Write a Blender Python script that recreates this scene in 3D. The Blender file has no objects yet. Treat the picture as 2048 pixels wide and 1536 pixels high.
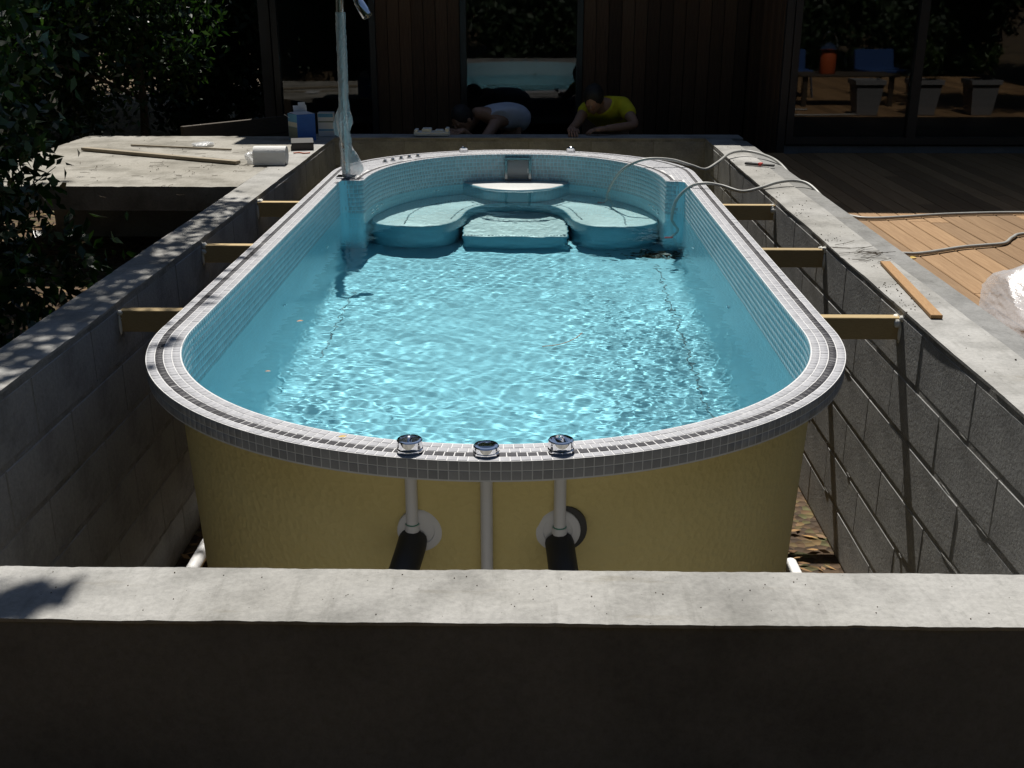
import bpy, bmesh, math, random
import numpy as np
from mathutils import Vector, Matrix, geometry
random.seed(7); RNG = np.random.default_rng(11)
R = math.radians
scene = bpy.context.scene
COL = scene.collection

# ------------------------------------------------------------------ camera
cam_d = bpy.data.cameras.new('camera'); cam = bpy.data.objects.new('camera', cam_d); COL.objects.link(cam)
cam.location = (0, 0, 1.13); cam.rotation_euler = (R(90 - 19.8), 0, R(0.955))
cam_d.sensor_width = 36; cam_d.lens = 2200 / 2048 * 36; cam_d.clip_start = 0.05; cam_d.clip_end = 600
scene.camera = cam
# ------------------------------------------------------------------ sky and sun
SUN_EL, SUN_AZ = 60.0, -5.0          # azimuth measured from +Y towards +X
world = bpy.data.worlds.new('World'); scene.world = world; world.use_nodes = True
wn = world.node_tree.nodes; wl = world.node_tree.links
sky = wn.new('ShaderNodeTexSky'); sky.sky_type = 'NISHITA'; sky.sun_disc = False
sky.sun_elevation = R(SUN_EL); sky.sun_rotation = R(SUN_AZ % 360); sky.air_density = 1.0; sky.dust_density = 0.6
bg = wn['Background']; bg.inputs['Strength'].default_value = 0.053
wl.new(sky.outputs['Color'], bg.inputs['Color'])
sun_d = bpy.data.lights.new('sun', 'SUN'); sun_d.energy = 5.0; sun_d.angle = R(0.53); sun_d.color = (1.0, 0.955, 0.88)
sun = bpy.data.objects.new('sun', sun_d); COL.objects.link(sun)
_d = Vector((math.sin(R(SUN_AZ)) * math.cos(R(SUN_EL)), math.cos(R(SUN_AZ)) * math.cos(R(SUN_EL)), math.sin(R(SUN_EL))))
sun.rotation_euler = _d.to_track_quat('Z', 'Y').to_euler()
sun_d.cycles.is_caustics_light = True
vs = scene.view_settings; vs.view_transform = 'Standard'; vs.look = 'None'; vs.exposure = 0.3; vs.gamma = 1.0
vs.use_curve_mapping = False
cy = scene.cycles
cy.use_denoising = True; cy.max_bounces = 10; cy.transmission_bounces = 8; cy.transparent_max_bounces = 12
cy.diffuse_bounces = 4; cy.glossy_bounces = 5; cy.sample_clamp_indirect = 6.0; cy.blur_glossy = 0.3
cy.caustics_refractive = True; cy.caustics_reflective = False

# ------------------------------------------------------------------ materials
def new_mat(name):
    m = bpy.data.materials.new(name); m.use_nodes = True
    return m, m.node_tree.nodes, m.node_tree.links, m.node_tree.nodes['Principled BSDF']
def ramp(n, stops):
    r = n.new('ShaderNodeValToRGB'); e = r.color_ramp.elements
    while len(e) < len(stops): e.new(0.5)
    for i, (p, c) in enumerate(stops):
        e[i].position = p; e[i].color = (*c, 1) if len(c) == 3 else c
    return r
def noise(n, l, scale, detail=4, rough=0.55, coord='Object', stretch=None):
    tc = n.new('ShaderNodeTexCoord'); t = n.new('ShaderNodeTexNoise')
    t.inputs['Scale'].default_value = scale; t.inputs['Detail'].default_value = detail; t.inputs['Roughness'].default_value = rough
    src = tc.outputs[coord]
    if stretch:
        mp = n.new('ShaderNodeMapping'); mp.inputs['Scale'].default_value = stretch; l.new(src, mp.inputs['Vector']); src = mp.outputs['Vector']
    l.new(src, t.inputs['Vector']); return t
def mixc(n, l, fac, a, b, mode='MIX'):
    m = n.new('ShaderNodeMix'); m.data_type = 'RGBA'; m.blend_type = mode
    for sock, v in ((m.inputs['Factor'], fac), (m.inputs[6], a), (m.inputs[7], b)):
        if isinstance(v, (int, float)): sock.default_value = v
        elif isinstance(v, tuple): sock.default_value = (*v, 1)
        else: l.new(v, sock)
    return m.outputs[2]
def add_bump(n, l, p, height, strength, dist):
    b = n.new('ShaderNodeBump'); b.inputs['Strength'].default_value = strength; b.inputs['Distance'].default_value = dist
    l.new(height, b.inputs['Height']); l.new(b.outputs['Normal'], p.inputs['Normal']); return b
def flat(name, col, rough=0.5, metal=0.0, var=0.0, vscale=30, bump=0.0, bscale=60, spec=0.5):
    m, n, l, p = new_mat(name)
    p.inputs['Roughness'].default_value = rough; p.inputs['Metallic'].default_value = metal
    p.inputs['Specular IOR Level'].default_value = spec
    if var > 0:
        t = noise(n, l, vscale); a = tuple(max(0, c * (1 - var)) for c in col); b = tuple(min(1, c * (1 + var)) for c in col)
        r = ramp(n, [(0.3, a), (0.7, b)]); l.new(t.outputs['Fac'], r.inputs['Fac']); l.new(r.outputs['Color'], p.inputs['Base Color'])
    else: p.inputs['Base Color'].default_value = (*col, 1)
    if bump > 0:
        t = noise(n, l, bscale, 5); add_bump(n, l, p, t.outputs['Fac'], bump, 0.01)
    return m
def concrete(name, col, dark, scale=3.0, bump=0.35, specks=True, stretch=None):
    m, n, l, p = new_mat(name); p.inputs['Roughness'].default_value = 0.9; p.inputs['Specular IOR Level'].default_value = 0.25
    a = noise(n, l, scale, 8, 0.62, stretch=stretch); r = ramp(n, [(0.32, dark), (0.55, col), (0.8, tuple(min(1, c * 1.12) for c in col))])
    l.new(a.outputs['Fac'], r.inputs['Fac']); c = r.outputs['Color']
    b = noise(n, l, 70, 6, 0.7); r2 = ramp(n, [(0.3, (0.72, 0.72, 0.72)), (0.6, (1, 1, 1))]); l.new(b.outputs['Fac'], r2.inputs['Fac'])
    c = mixc(n, l, 0.75, c, r2.outputs['Color'], 'MULTIPLY')
    if specks:
        s = noise(n, l, 38, 3, 0.8); r3 = ramp(n, [(0.27, (0.12, 0.1, 0.08)), (0.315, (1, 1, 1))]); l.new(s.outputs['Fac'], r3.inputs['Fac'])
        c = mixc(n, l, 0.8, c, r3.outputs['Color'], 'MULTIPLY')
        w = noise(n, l, 2.2, 5, 0.6, stretch=(1.0, 5.0, 1.0)); r4 = ramp(n, [(0.62, (1, 1, 1)), (0.72, (0.74, 0.7, 0.62))]); l.new(w.outputs['Fac'], r4.inputs['Fac'])
        c = mixc(n, l, 0.7, c, r4.outputs['Color'], 'MULTIPLY')
        tw = noise(n, l, 3.0, 6, 0.7, stretch=(9.0, 1.2, 1.0)); r5 = ramp(n, [(0.36, (0.80, 0.80, 0.79)), (0.46, (1, 1, 1)), (0.66, (1, 1, 1)), (0.72, (1.1, 1.1, 1.09))]); l.new(tw.outputs['Fac'], r5.inputs['Fac'])
        c = mixc(n, l, 0.65, c, r5.outputs['Color'], 'MULTIPLY')
        tx = noise(n, l, 1.1, 3, 0.5); rx_ = ramp(n, [(0.35, (0.80, 0.79, 0.76)), (0.6, (1.03, 1.03, 1.03))]); l.new(tx.outputs['Fac'], rx_.inputs['Fac'])
        c = mixc(n, l, 0.8, c, rx_.outputs['Color'], 'MULTIPLY')
    l.new(c, p.inputs['Base Color'])
    h = n.new('ShaderNodeMath'); h.operation = 'ADD'; l.new(b.outputs['Fac'], h.inputs[0]); l.new(a.outputs['Fac'], h.inputs[1])
    add_bump(n, l, p, h.outputs[0], bump, 0.006)
    return m
def wood(name, a, b, stretch, rough=0.7, scale=6, objvar=0.35):
    m, n, l, p = new_mat(name); p.inputs['Roughness'].default_value = rough; p.inputs['Specular IOR Level'].default_value = 0.3
    t = noise(n, l, scale, 7, 0.65, stretch=stretch); r = ramp(n, [(0.3, a), (0.7, b)]); l.new(t.outputs['Fac'], r.inputs['Fac'])
    c = r.outputs['Color']
    oi = n.new('ShaderNodeObjectInfo'); r2 = ramp(n, [(0, (1 - objvar,) * 3), (1, (1 + objvar * 0.3,) * 3)]); l.new(oi.outputs['Random'], r2.inputs['Fac'])
    c = mixc(n, l, 1.0, c, r2.outputs['Color'], 'MULTIPLY'); l.new(c, p.inputs['Base Color'])
    add_bump(n, l, p, t.outputs['Fac'], 0.25, 0.004)
    return m
def tile_mat(name, lo, hi, rough=0.55):
    m, n, l, p = new_mat(name); p.inputs['Roughness'].default_value = rough; p.inputs['Specular IOR Level'].default_value = 0.22
    g = n.new('ShaderNodeNewGeometry'); oi = n.new('ShaderNodeObjectInfo')
    ad = n.new('ShaderNodeMath'); ad.operation = 'ADD'; l.new(g.outputs['Random Per Island'], ad.inputs[0]); l.new(oi.outputs['Random'], ad.inputs[1])
    fr = n.new('ShaderNodeMath'); fr.operation = 'FRACT'; l.new(ad.outputs[0], fr.inputs[0])
    r = ramp(n, [(0.0, lo), (1.0, hi)]); l.new(fr.outputs[0], r.inputs['Fac'])
    t = noise(n, l, 25, 4); r2 = ramp(n, [(0.3, (0.88,) * 3), (0.7, (1.04,) * 3)]); l.new(t.outputs['Fac'], r2.inputs['Fac'])
    l.new(mixc(n, l, 1.0, r.outputs['Color'], r2.outputs['Color'], 'MULTIPLY'), p.inputs['Base Color'])
    return m
def leaf_mat(name, lo, hi, trans=0.35, rough=0.4):
    m, n, l, p = new_mat(name); p.inputs['Roughness'].default_value = rough
    g = n.new('ShaderNodeNewGeometry'); r = ramp(n, [(0, lo), (1, hi)]); l.new(g.outputs['Random Per Island'], r.inputs['Fac'])
    l.new(r.outputs['Color'], p.inputs['Base Color'])
    tr = n.new('ShaderNodeBsdfTranslucent'); l.new(mixc(n, l, 1.0, r.outputs['Color'], (1.0, 1.2, 0.5), 'MULTIPLY'), tr.inputs['Color'])
    mx = n.new('ShaderNodeMixShader'); mx.inputs['Fac'].default_value = trans
    l.new(p.outputs['BSDF'], mx.inputs[1]); l.new(tr.outputs['BSDF'], mx.inputs[2]); l.new(mx.outputs[0], n['Material Output'].inputs['Surface'])
    return m

M = {}
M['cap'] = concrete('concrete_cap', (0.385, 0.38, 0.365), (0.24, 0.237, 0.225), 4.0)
M['cap_grey'] = concrete('mortar_strip', (0.255, 0.255, 0.25), (0.18, 0.18, 0.175), 5.0)
M['slab'] = concrete('slab_concrete', (0.355, 0.34, 0.305), (0.18, 0.17, 0.145), 3.2)
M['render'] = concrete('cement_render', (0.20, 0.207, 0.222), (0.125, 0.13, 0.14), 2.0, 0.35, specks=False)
M['block'] = concrete('concrete_block', (0.36, 0.36, 0.355), (0.24, 0.24, 0.235), 5.0, 0.6, specks=False)
M['mortar'] = concrete('mortar', (0.33, 0.325, 0.31), (0.21, 0.205, 0.195), 9.0, 0.8, specks=False)
M['tile_light'] = tile_mat('tile_light_grey', (0.34, 0.345, 0.37), (0.41, 0.415, 0.44))
M['tile_dark'] = tile_mat('tile_dark_grey', (0.022, 0.022, 0.028), (0.055, 0.055, 0.064))
M['tile_face'] = tile_mat('tile_face_grey', (0.25, 0.25, 0.255), (0.33, 0.33, 0.335))
M['tile_blue'] = tile_mat('tile_blue_grey', (0.38, 0.50, 0.55), (0.47, 0.58, 0.63))
M['grout'] = flat('white_grout', (0.58, 0.58, 0.585), 0.85, var=0.06)
M['gelcoat'] = flat('pool_gelcoat', (0.40, 0.70, 0.80), 0.35, var=0.05, vscale=3)
M['gelcoat_shaded'] = flat('pool_gelcoat_shaded', (0.18, 0.43, 0.53), 0.4, var=0.06, vscale=4)  # darker copy of the gelcoat, shade painted into the colour of underwater sides
M['headrest'] = flat('headrest_mosaic', (0.44, 0.45, 0.44), 0.5, var=0.1, vscale=60)
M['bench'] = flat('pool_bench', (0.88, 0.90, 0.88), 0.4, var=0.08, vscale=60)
def foam_mat():
    m, n, l, p = new_mat('yellow_spray_coat'); p.inputs['Roughness'].default_value = 0.75
    a = noise(n, l, 2.2, 7, 0.65); r = ramp(n, [(0.3, (0.61, 0.50, 0.205)), (0.7, (0.68, 0.575, 0.26))]); l.new(a.outputs['Fac'], r.inputs['Fac']); l.new(r.outputs['Color'], p.inputs['Base Color'])
    v = n.new('ShaderNodeTexVoronoi'); v.inputs['Scale'].default_value = 45
    tc = n.new('ShaderNodeTexCoord'); l.new(tc.outputs['Object'], v.inputs['Vector'])
    b = noise(n, l, 60, 6); s = n.new('ShaderNodeMath'); s.operation = 'ADD'; l.new(v.outputs['Distance'], s.inputs[0]); l.new(b.outputs['Fac'], s.inputs[1])
    add_bump(n, l, p, s.outputs[0], 0.42, 0.008); return m
M['yellow'] = foam_mat()
M['chrome'] = flat('chrome', (0.82, 0.83, 0.85), 0.08, 1.0)
M['chrome_darkened'] = flat('chrome_darkened', (0.20, 0.21, 0.22), 0.15, 1.0)  # chrome with its dark reflection put into the base colour
M['flap'] = flat('grey_flap', (0.30, 0.30, 0.31), 0.4)
M['steel'] = flat('brushed_steel', (0.60, 0.61, 0.62), 0.25, 1.0)
M['black'] = flat('black_rubber', (0.02, 0.02, 0.02), 0.5)
M['pvc'] = flat('grey_white_pvc', (0.60, 0.60, 0.61), 0.4)
M['pvc_white'] = flat('white_pvc', (0.78, 0.78, 0.78), 0.4)
M['green'] = flat('green_glue', (0.10, 0.32, 0.22), 0.5)
M['hose'] = flat('grey_hose', (0.34, 0.34, 0.32), 0.45, var=0.1)
M['red'] = flat('red_plastic', (0.55, 0.03, 0.02), 0.4)
M['orange'] = flat('orange_plastic', (0.50, 0.10, 0.03), 0.5)
M['paper'] = flat('white_paper', (0.70, 0.70, 0.69), 0.9, bump=0.3, bscale=90)
M['styro'] = flat('white_polystyrene', (0.75, 0.75, 0.70), 0.9, bump=0.3, bscale=200)
M['foamblob'] = flat('white_mounting_foam', (0.78, 0.77, 0.72), 0.9, bump=0.6, bscale=120)
M['timber'] = wood('pine_timber', (0.42, 0.30, 0.14), (0.54, 0.41, 0.21), (8, 60, 60))
M['stick'] = wood('fresh_wood_strip', (0.40, 0.22, 0.09), (0.55, 0.33, 0.15), (40, 4, 40))
M['batten'] = wood('grey_batten', (0.26, 0.22, 0.16), (0.40, 0.34, 0.25), (4, 40, 40))
M['deck'] = wood('hardwood_deck', (0.24, 0.135, 0.06), (0.37, 0.23, 0.115), (30, 1.2, 30), 0.6, 4, 0.4)
M['clad'] = wood('cedar_cladding', (0.07, 0.037, 0.021), (0.15, 0.083, 0.046), (30, 30, 1.5), 0.7, 4, 0.5)
M['darkwood'] = wood('dark_stained_wood', (0.05, 0.04, 0.03), (0.09, 0.07, 0.05), (3, 30, 30))
M['frame'] = flat('black_aluminium', (0.02, 0.02, 0.022), 0.4)
M['interior'] = flat('dark_interior', (0.06, 0.055, 0.05), 0.9, var=0.2, vscale=2)
M['roof'] = flat('roof_bitumen', (0.06, 0.06, 0.06), 0.9, var=0.2)
M['bark'] = concrete('bark', (0.11, 0.085, 0.06), (0.05, 0.04, 0.03), 12, 1.0, False, (1, 1, 0.25))
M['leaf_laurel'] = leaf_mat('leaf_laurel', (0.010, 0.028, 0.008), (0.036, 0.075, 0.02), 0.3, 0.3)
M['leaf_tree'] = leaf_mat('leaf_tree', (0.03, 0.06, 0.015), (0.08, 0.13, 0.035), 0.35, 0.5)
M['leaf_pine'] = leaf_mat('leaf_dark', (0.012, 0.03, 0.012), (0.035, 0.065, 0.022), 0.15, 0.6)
M['blue'] = flat('blue_cardboard', (0.02, 0.12, 0.45), 0.5, var=0.1, vscale=8)
M['blue_light'] = flat('light_blue_print', (0.10, 0.32, 0.52), 0.5, var=0.1, vscale=8)
M['pot'] = flat('grey_pot', (0.22, 0.22, 0.225), 0.7, var=0.1)
M['navy'] = flat('navy_canvas', (0.012, 0.05, 0.17), 0.8, var=0.1)
M['cream'] = flat('cream_print', (0.55, 0.55, 0.47), 0.6)
M['olive'] = flat('olive_print', (0.20, 0.24, 0.20), 0.6)
M['carton'] = flat('white_carton', (0.70, 0.70, 0.72), 0.7)
M['skin'] = flat('skin', (0.36, 0.20, 0.13), 0.55, var=0.08)
M['hair'] = flat('black_hair', (0.012, 0.010, 0.009), 0.6, bump=0.5, bscale=150)
M['tank'] = flat('white_cotton', (0.62, 0.64, 0.72), 0.9, var=0.08, vscale=12, bump=0.4, bscale=14)
M['tee'] = flat('yellow_cotton', (0.62, 0.55, 0.02), 0.9, var=0.08, vscale=12, bump=0.4, bscale=14)
M['trouser'] = flat('dark_trousers', (0.03, 0.03, 0.035), 0.9)
M['soilleaf'] = None
def ground_mat():
    m, n, l, p = new_mat('leaf_litter_soil'); p.inputs['Roughness'].default_value = 0.95
    v = n.new('ShaderNodeTexVoronoi'); v.inputs['Scale'].default_value = 26; tc = n.new('ShaderNodeTexCoord'); l.new(tc.outputs['Object'], v.inputs['Vector'])
    sp = n.new('ShaderNodeSeparateColor'); l.new(v.outputs['Color'], sp.inputs['Color'])
    r = ramp(n, [(0.0, (0.07, 0.045, 0.025)), (0.4, (0.14, 0.085, 0.045)), (0.7, (0.22, 0.13, 0.06)), (0.9, (0.16, 0.16, 0.06)), (1.0, (0.32, 0.20, 0.08))]); l.new(sp.outputs['Red'], r.inputs['Fac'])
    t = noise(n, l, 1.3, 6); r2 = ramp(n, [(0.35, (0.35,) * 3), (0.65, (0.75,) * 3)]); l.new(t.outputs['Fac'], r2.inputs['Fac'])
    l.new(mixc(n, l, 1.0, r.outputs['Color'], r2.outputs['Color'], 'MULTIPLY'), p.inputs['Base Color'])
    add_bump(n, l, p, v.outputs['Distance'], 0.8, 0.03); return m
M['soil'] = ground_mat()
def water_mat():
    m, n, l, p = new_mat('pool_water'); n.remove(p)
    g = n.new('ShaderNodeBsdfGlass'); g.inputs['IOR'].default_value = 1.333; g.inputs['Roughness'].default_value = 0.0
    g.inputs['Color'].default_value = (0.79, 0.957, 0.983, 1); l.new(g.outputs[0], n['Material Output'].inputs['Surface']); return m
M['water'] = water_mat()
def pane_mat(name, refl=0.065, tint=(0.75, 0.78, 0.78), rough=0.02):
    m, n, l, p = new_mat(name); n.remove(p)
    t = n.new('ShaderNodeBsdfTransparent'); t.inputs['Color'].default_value = (*tint, 1)
    g = n.new('ShaderNodeBsdfGlossy'); g.inputs['Roughness'].default_value = rough; g.inputs['Color'].default_value = (1, 1, 1, 1)
    lw = n.new('ShaderNodeLayerWeight'); lw.inputs['Blend'].default_value = 0.25
    mr = n.new('ShaderNodeMapRange'); mr.inputs['To Min'].default_value = refl * 0.6; mr.inputs['To Max'].default_value = 1.0; l.new(lw.outputs['Fresnel'], mr.inputs['Value'])
    x = n.new('ShaderNodeMixShader'); l.new(mr.outputs[0], x.inputs['Fac']); l.new(t.outputs[0], x.inputs[1]); l.new(g.outputs[0], x.inputs[2])
    l.new(x.outputs[0], n['Material Output'].inputs['Surface']); return m
M['pane'] = pane_mat('window_glass')
def film_mat(name, fac, col, rough):
    m, n, l, p = new_mat(name); p.inputs['Base Color'].default_value = (*col, 1); p.inputs['Roughness'].default_value = rough
    t = n.new('ShaderNodeBsdfTransparent'); x = n.new('ShaderNodeMixShader'); x.inputs['Fac'].default_value = fac
    l.new(t.outputs[0], x.inputs[1]); l.new(p.outputs[0], x.inputs[2]); l.new(x.outputs[0], n['Material Output'].inputs['Surface'])
    tt = noise(n, l, 40, 4); add_bump(n, l, p, tt.outputs['Fac'], 0.5, 0.01); return m
M['film'] = film_mat('clear_plastic_film', 0.45, (0.72, 0.74, 0.76), 0.18)
M['bag'] = film_mat('white_plastic_bag', 0.55, (0.62, 0.63, 0.66), 0.25)

# ------------------------------------------------------------------ mesh helpers
def link(o, parent=None):
    COL.objects.link(o)
    if parent: o.parent = parent
    return o
def empty(name, loc=(0, 0, 0), rz=0.0, parent=None):
    o = bpy.data.objects.new(name, None); o.location = loc; o.rotation_euler = (0, 0, rz); o.empty_display_size = 0.1
    return link(o, parent)
def tag(o, label=None, cat=None, group=None, kind=None):
    if label: o['label'] = label
    if cat: o['category'] = cat
    if group: o['group'] = group
    if kind: o['kind'] = kind
    return o
def mesh_obj(name, v, f, mat, parent=None, smooth=False):
    me = bpy.data.meshes.new(name); me.from_pydata([tuple(map(float, p)) for p in v], [], f); me.update()
    if mat: me.materials.append(M[mat] if isinstance(mat, str) else mat)
    if smooth: me.shade_smooth()
    return link(bpy.data.objects.new(name, me), parent)
def fast_mesh(name, V, F, mat, parent=None, smooth=False):
    """V (n,3) array, F (m,k) array of equal-sided faces"""
    me = bpy.data.meshes.new(name); m, k = F.shape
    me.vertices.add(len(V)); me.vertices.foreach_set('co', np.ascontiguousarray(V, np.float32).ravel())
    me.loops.add(m * k); me.loops.foreach_set('vertex_index', np.ascontiguousarray(F, np.int32).ravel())
    me.polygons.add(m); me.polygons.foreach_set('loop_start', np.arange(0, m * k, k, dtype=np.int32))
    try: me.polygons.foreach_set('loop_total', np.full(m, k, dtype=np.int32))
    except Exception: pass
    me.update(calc_edges=True); me.validate()
    me.materials.append(M[mat] if isinstance(mat, str) else mat)
    if smooth: me.shade_smooth()
    return link(bpy.data.objects.new(name, me), parent)
class MB:
    def __init__(s): s.v = []; s.f = []
    def add(s, v, f):
        o = len(s.v); s.v += [tuple(p) for p in v]; s.f += [tuple(i + o for i in q) for q in f]; return s
    def box(s, c, d, rot=None, bev=0.0):
        x, y, z = (d[0] / 2, d[1] / 2, d[2] / 2)
        if bev <= 0:
            v = [Vector((sx * x, sy * y, sz * z)) for sz in (-1, 1) for sx, sy in ((-1, -1), (1, -1), (1, 1), (-1, 1))]
            f = [(3, 2, 1, 0), (4, 5, 6, 7), (0, 1, 5, 4), (1, 2, 6, 5), (2, 3, 7, 6), (3, 0, 4, 7)]
        else:
            b = bev; v = []
            for zz, i in ((-z, b), (-z + b, 0), (z - b, 0), (z, b)):
                for sx, sy in ((-1, -1), (1, -1), (1, 1), (-1, 1)):
                    v.append(Vector((sx * (x - i), sy * (y - i), zz)))
            f = [(3, 2, 1, 0), (12, 13, 14, 15)]
            for k in range(3):
                for j in range(4): f.append((k * 4 + j, k * 4 + (j + 1) % 4, k * 4 + 4 + (j + 1) % 4, k * 4 + 4 + j))
        if rot: v = [rot @ p for p in v]
        return s.add([p + Vector(c) for p in v], f)
    def tube(s, pts, r, n=8, caps=True):
        pts = [Vector(p) for p in pts]; rs = r if isinstance(r, (list, tuple)) else [r] * len(pts)
        V = []; F = []; ref = None
        for i, p in enumerate(pts):
            t = (pts[min(i + 1, len(pts) - 1)] - pts[max(i - 1, 0)]).normalized()
            if ref is None: ref = Vector((0, 0, 1)) if abs(t.z) < 0.9 else Vector((1, 0, 0))
            a = (ref - t * ref.dot(t)).normalized(); ref = a; b = t.cross(a)
            for k in range(n):
                q = 2 * math.pi * k / n; V.append(p + (a * math.cos(q) + b * math.sin(q)) * rs[i])
        for i in range(len(pts) - 1):
            for k in range(n): F.append((i * n + k, i * n + (k + 1) % n, i * n + n + (k + 1) % n, i * n + n + k))
        if caps: F.append(tuple(range(n - 1, -1, -1))); F.append(tuple((len(pts) - 1) * n + k for k in range(n)))
        return s.add(V, F)
    def lathe(s, prof, n=20, c=(0, 0, 0), rot=None):
        V = []; F = []
        for r, z in prof:
            for k in range(n):
                a = 2 * math.pi * k / n; p = Vector((r * math.cos(a), r * math.sin(a), z))
                V.append((rot @ p if rot else p) + Vector(c))
        m = len(prof)
        for i in range(m - 1):
            for k in range(n): F.append((i * n + k, i * n + (k + 1) % n, i * n + n + (k + 1) % n, i * n + n + k))
        F.append(tuple(range(n - 1, -1, -1))); F.append(tuple((m - 1) * n + k for k in range(n)))
        return s.add(V, F)
    def blob(s, c, r, nu=12, nv=8, jit=0.0, seed=0):
        rg = random.Random(seed); prof = []; V = []; F = []
        V.append(Vector((0, 0, -1)))
        for i in range(1, nv):
            for k in range(nu):
                a = math.pi * i / nv; b = 2 * math.pi * k / nu; q = 1 + rg.uniform(-jit, jit)
                V.append(Vector((math.sin(a) * math.cos(b), math.sin(a) * math.sin(b), -math.cos(a))) * q)
        V.append(Vector((0, 0, 1)))
        for k in range(nu): F.append((0, 1 + (k + 1) % nu, 1 + k))
        for i in range(nv - 2):
            for k in range(nu): F.append((1 + i * nu + k, 1 + i * nu + (k + 1) % nu, 1 + (i + 1) * nu + (k + 1) % nu, 1 + (i + 1) * nu + k))
        e = len(V) - 1
        for k in range(nu): F.append((e, e - nu + k, e - nu + (k + 1) % nu))
        r = (r, r, r) if isinstance(r, (int, float)) else r
        return s.add([Vector((p.x * r[0] + c[0], p.y * r[1] + c[1], p.z * r[2] + c[2])) for p in V], F)
    def build(s, name, mat, parent=None, smooth=False): return mesh_obj(name, s.v, s.f, mat, parent, smooth)
def sharp_smooth(o, ang=40):
    o.data.shade_smooth()
    try: o.data.set_sharp_from_angle(angle=R(ang))
    except Exception: pass
    return o
def copy_tree(o, parent=None):
    c = o.copy(); COL.objects.link(c); c.parent = parent
    for ch in list(o.children):
        copy_tree(ch, c)
    return c
def spline(pts, n=8, closed=False):
    P = [Vector(p) for p in pts]; out = []; m = len(P)
    for i in range(m if closed else m - 1):
        g = lambda k: P[k % m] if closed else P[min(max(k, 0), m - 1)]
        a, b, c, d = g(i - 1), g(i), g(i + 1), g(i + 2)
        for k in range(n):
            t = k / n; out.append(0.5 * ((2 * b) + (c - a) * t + (2 * a - 5 * b + 4 * c - d) * t * t + (3 * b - a - 3 * c + d) * t ** 3))
    if not closed: out.append(P[-1])
    return out
def rough_slab(name, x0, x1, y0, y1, z0, z1, mat, parent=None, step=0.04, amp=0.004, chips=0.0, seed=1):
    """a cast slab or wall cap with slightly uneven top and broken arrises"""
    rg = np.random.default_rng(seed); nx = max(2, int((x1 - x0) / step)); ny = max(2, int((y1 - y0) / step))
    xs = np.linspace(x0, x1, nx + 1); ys = np.linspace(y0, y1, ny + 1); V = []; F = []
    sm = lambda n: np.convolve(rg.normal(size=n + 40), np.hanning(21) / 4.0, 'same')[20:20 + n] + 0.5 * rg.normal(size=n) * (rg.random(n) < 0.12)
    EX = [sm(ny + 1), sm(ny + 1), np.abs(sm(ny + 1)), np.abs(sm(ny + 1))]; EY = [sm(nx + 1), sm(nx + 1), np.abs(sm(nx + 1)), np.abs(sm(nx + 1))]
    for j, y in enumerate(ys):
        for i, x in enumerate(xs):
            e = (i in (0, nx)) or (j in (0, ny)); dz = rg.normal(0, amp * 0.08) - amp * 0.35 * ((EX[2 + (i > 0)][j] if i in (0, nx) else 0) + (EY[2 + (j > 0)][i] if j in (0, ny) else 0))
            ox = amp * 0.45 * EX[int(i > 0)][j] if i in (0, nx) else 0; oy = amp * 0.45 * EY[int(j > 0)][i] if j in (0, ny) else 0
            if e and rg.random() < chips: dz -= rg.uniform(0.001, 0.004)
            V.append((x + ox, y + oy, z1 + dz))
    idx = lambda i, j: j * (nx + 1) + i
    for j in range(ny):
        for i in range(nx): F.append((idx(i, j), idx(i + 1, j), idx(i + 1, j + 1), idx(i, j + 1)))
    ring = [idx(i, 0) for i in range(nx)] + [idx(nx, j) for j in range(ny)] + [idx(i, ny) for i in range(nx, 0, -1)] + [idx(0, j) for j in range(ny, 0, -1)]
    b0 = len(V)
    for q in ring: V.append((V[q][0], V[q][1], z0))
    m = len(ring)
    for k in range(m): F.append((ring[k], b0 + k, b0 + (k + 1) % m, ring[(k + 1) % m]))
    F.append(tuple(b0 + k for k in range(m - 1, -1, -1)))
    return mesh_obj(name, V, F, mat, parent)

# ------------------------------------------------------------------ dimensions (metres; z = 0 is the top of the rim and of the walls)
XW0, XW0o = -1.575, -1.765        # left wall inner / outer face
XW1, XW1o = 1.393, 1.70           # right wall
YF0, YF1 = 1.805, 2.005           # front wall
YB0, YB1 = 8.96, 9.19             # back wall
ZP, ZG = -1.30, -0.55             # pit floor, ground
AX, HW, YFR, YBK, LF, LB = -0.115, 1.185, 2.56, 8.28, 1.15, 1.06
ZD = -0.12                        # deck level
WZ = -0.20                        # water level
PT = 0.0269                       # mosaic pitch

# ------------------------------------------------------------------ ground
def build_ground():
    B = 300.0; xs = [-B, XW0o + 0.02, XW1o - 0.02, B]; ys = [-B, YF0 + 0.02, YB1 - 0.02, B]; V = []; F = []
    for y in ys:
        for x in xs: V.append((x, y, ZG))
    for j in range(3):
        for i in range(3):
            if (i, j) != (1, 1): F.append((j * 4 + i, j * 4 + i + 1, j * 4 + i + 5, j * 4 + i + 4))
    tag(mesh_obj('ground', V, F, 'soil'), kind='structure')
    V = [(XW0o, YF0, ZP), (XW1o, YF0, ZP), (XW1o, YB1, ZP), (XW0o, YB1, ZP)]
    tag(mesh_obj('pit_floor', V, [(0, 1, 2, 3)], 'soil'), kind='structure')
build_ground()

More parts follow.
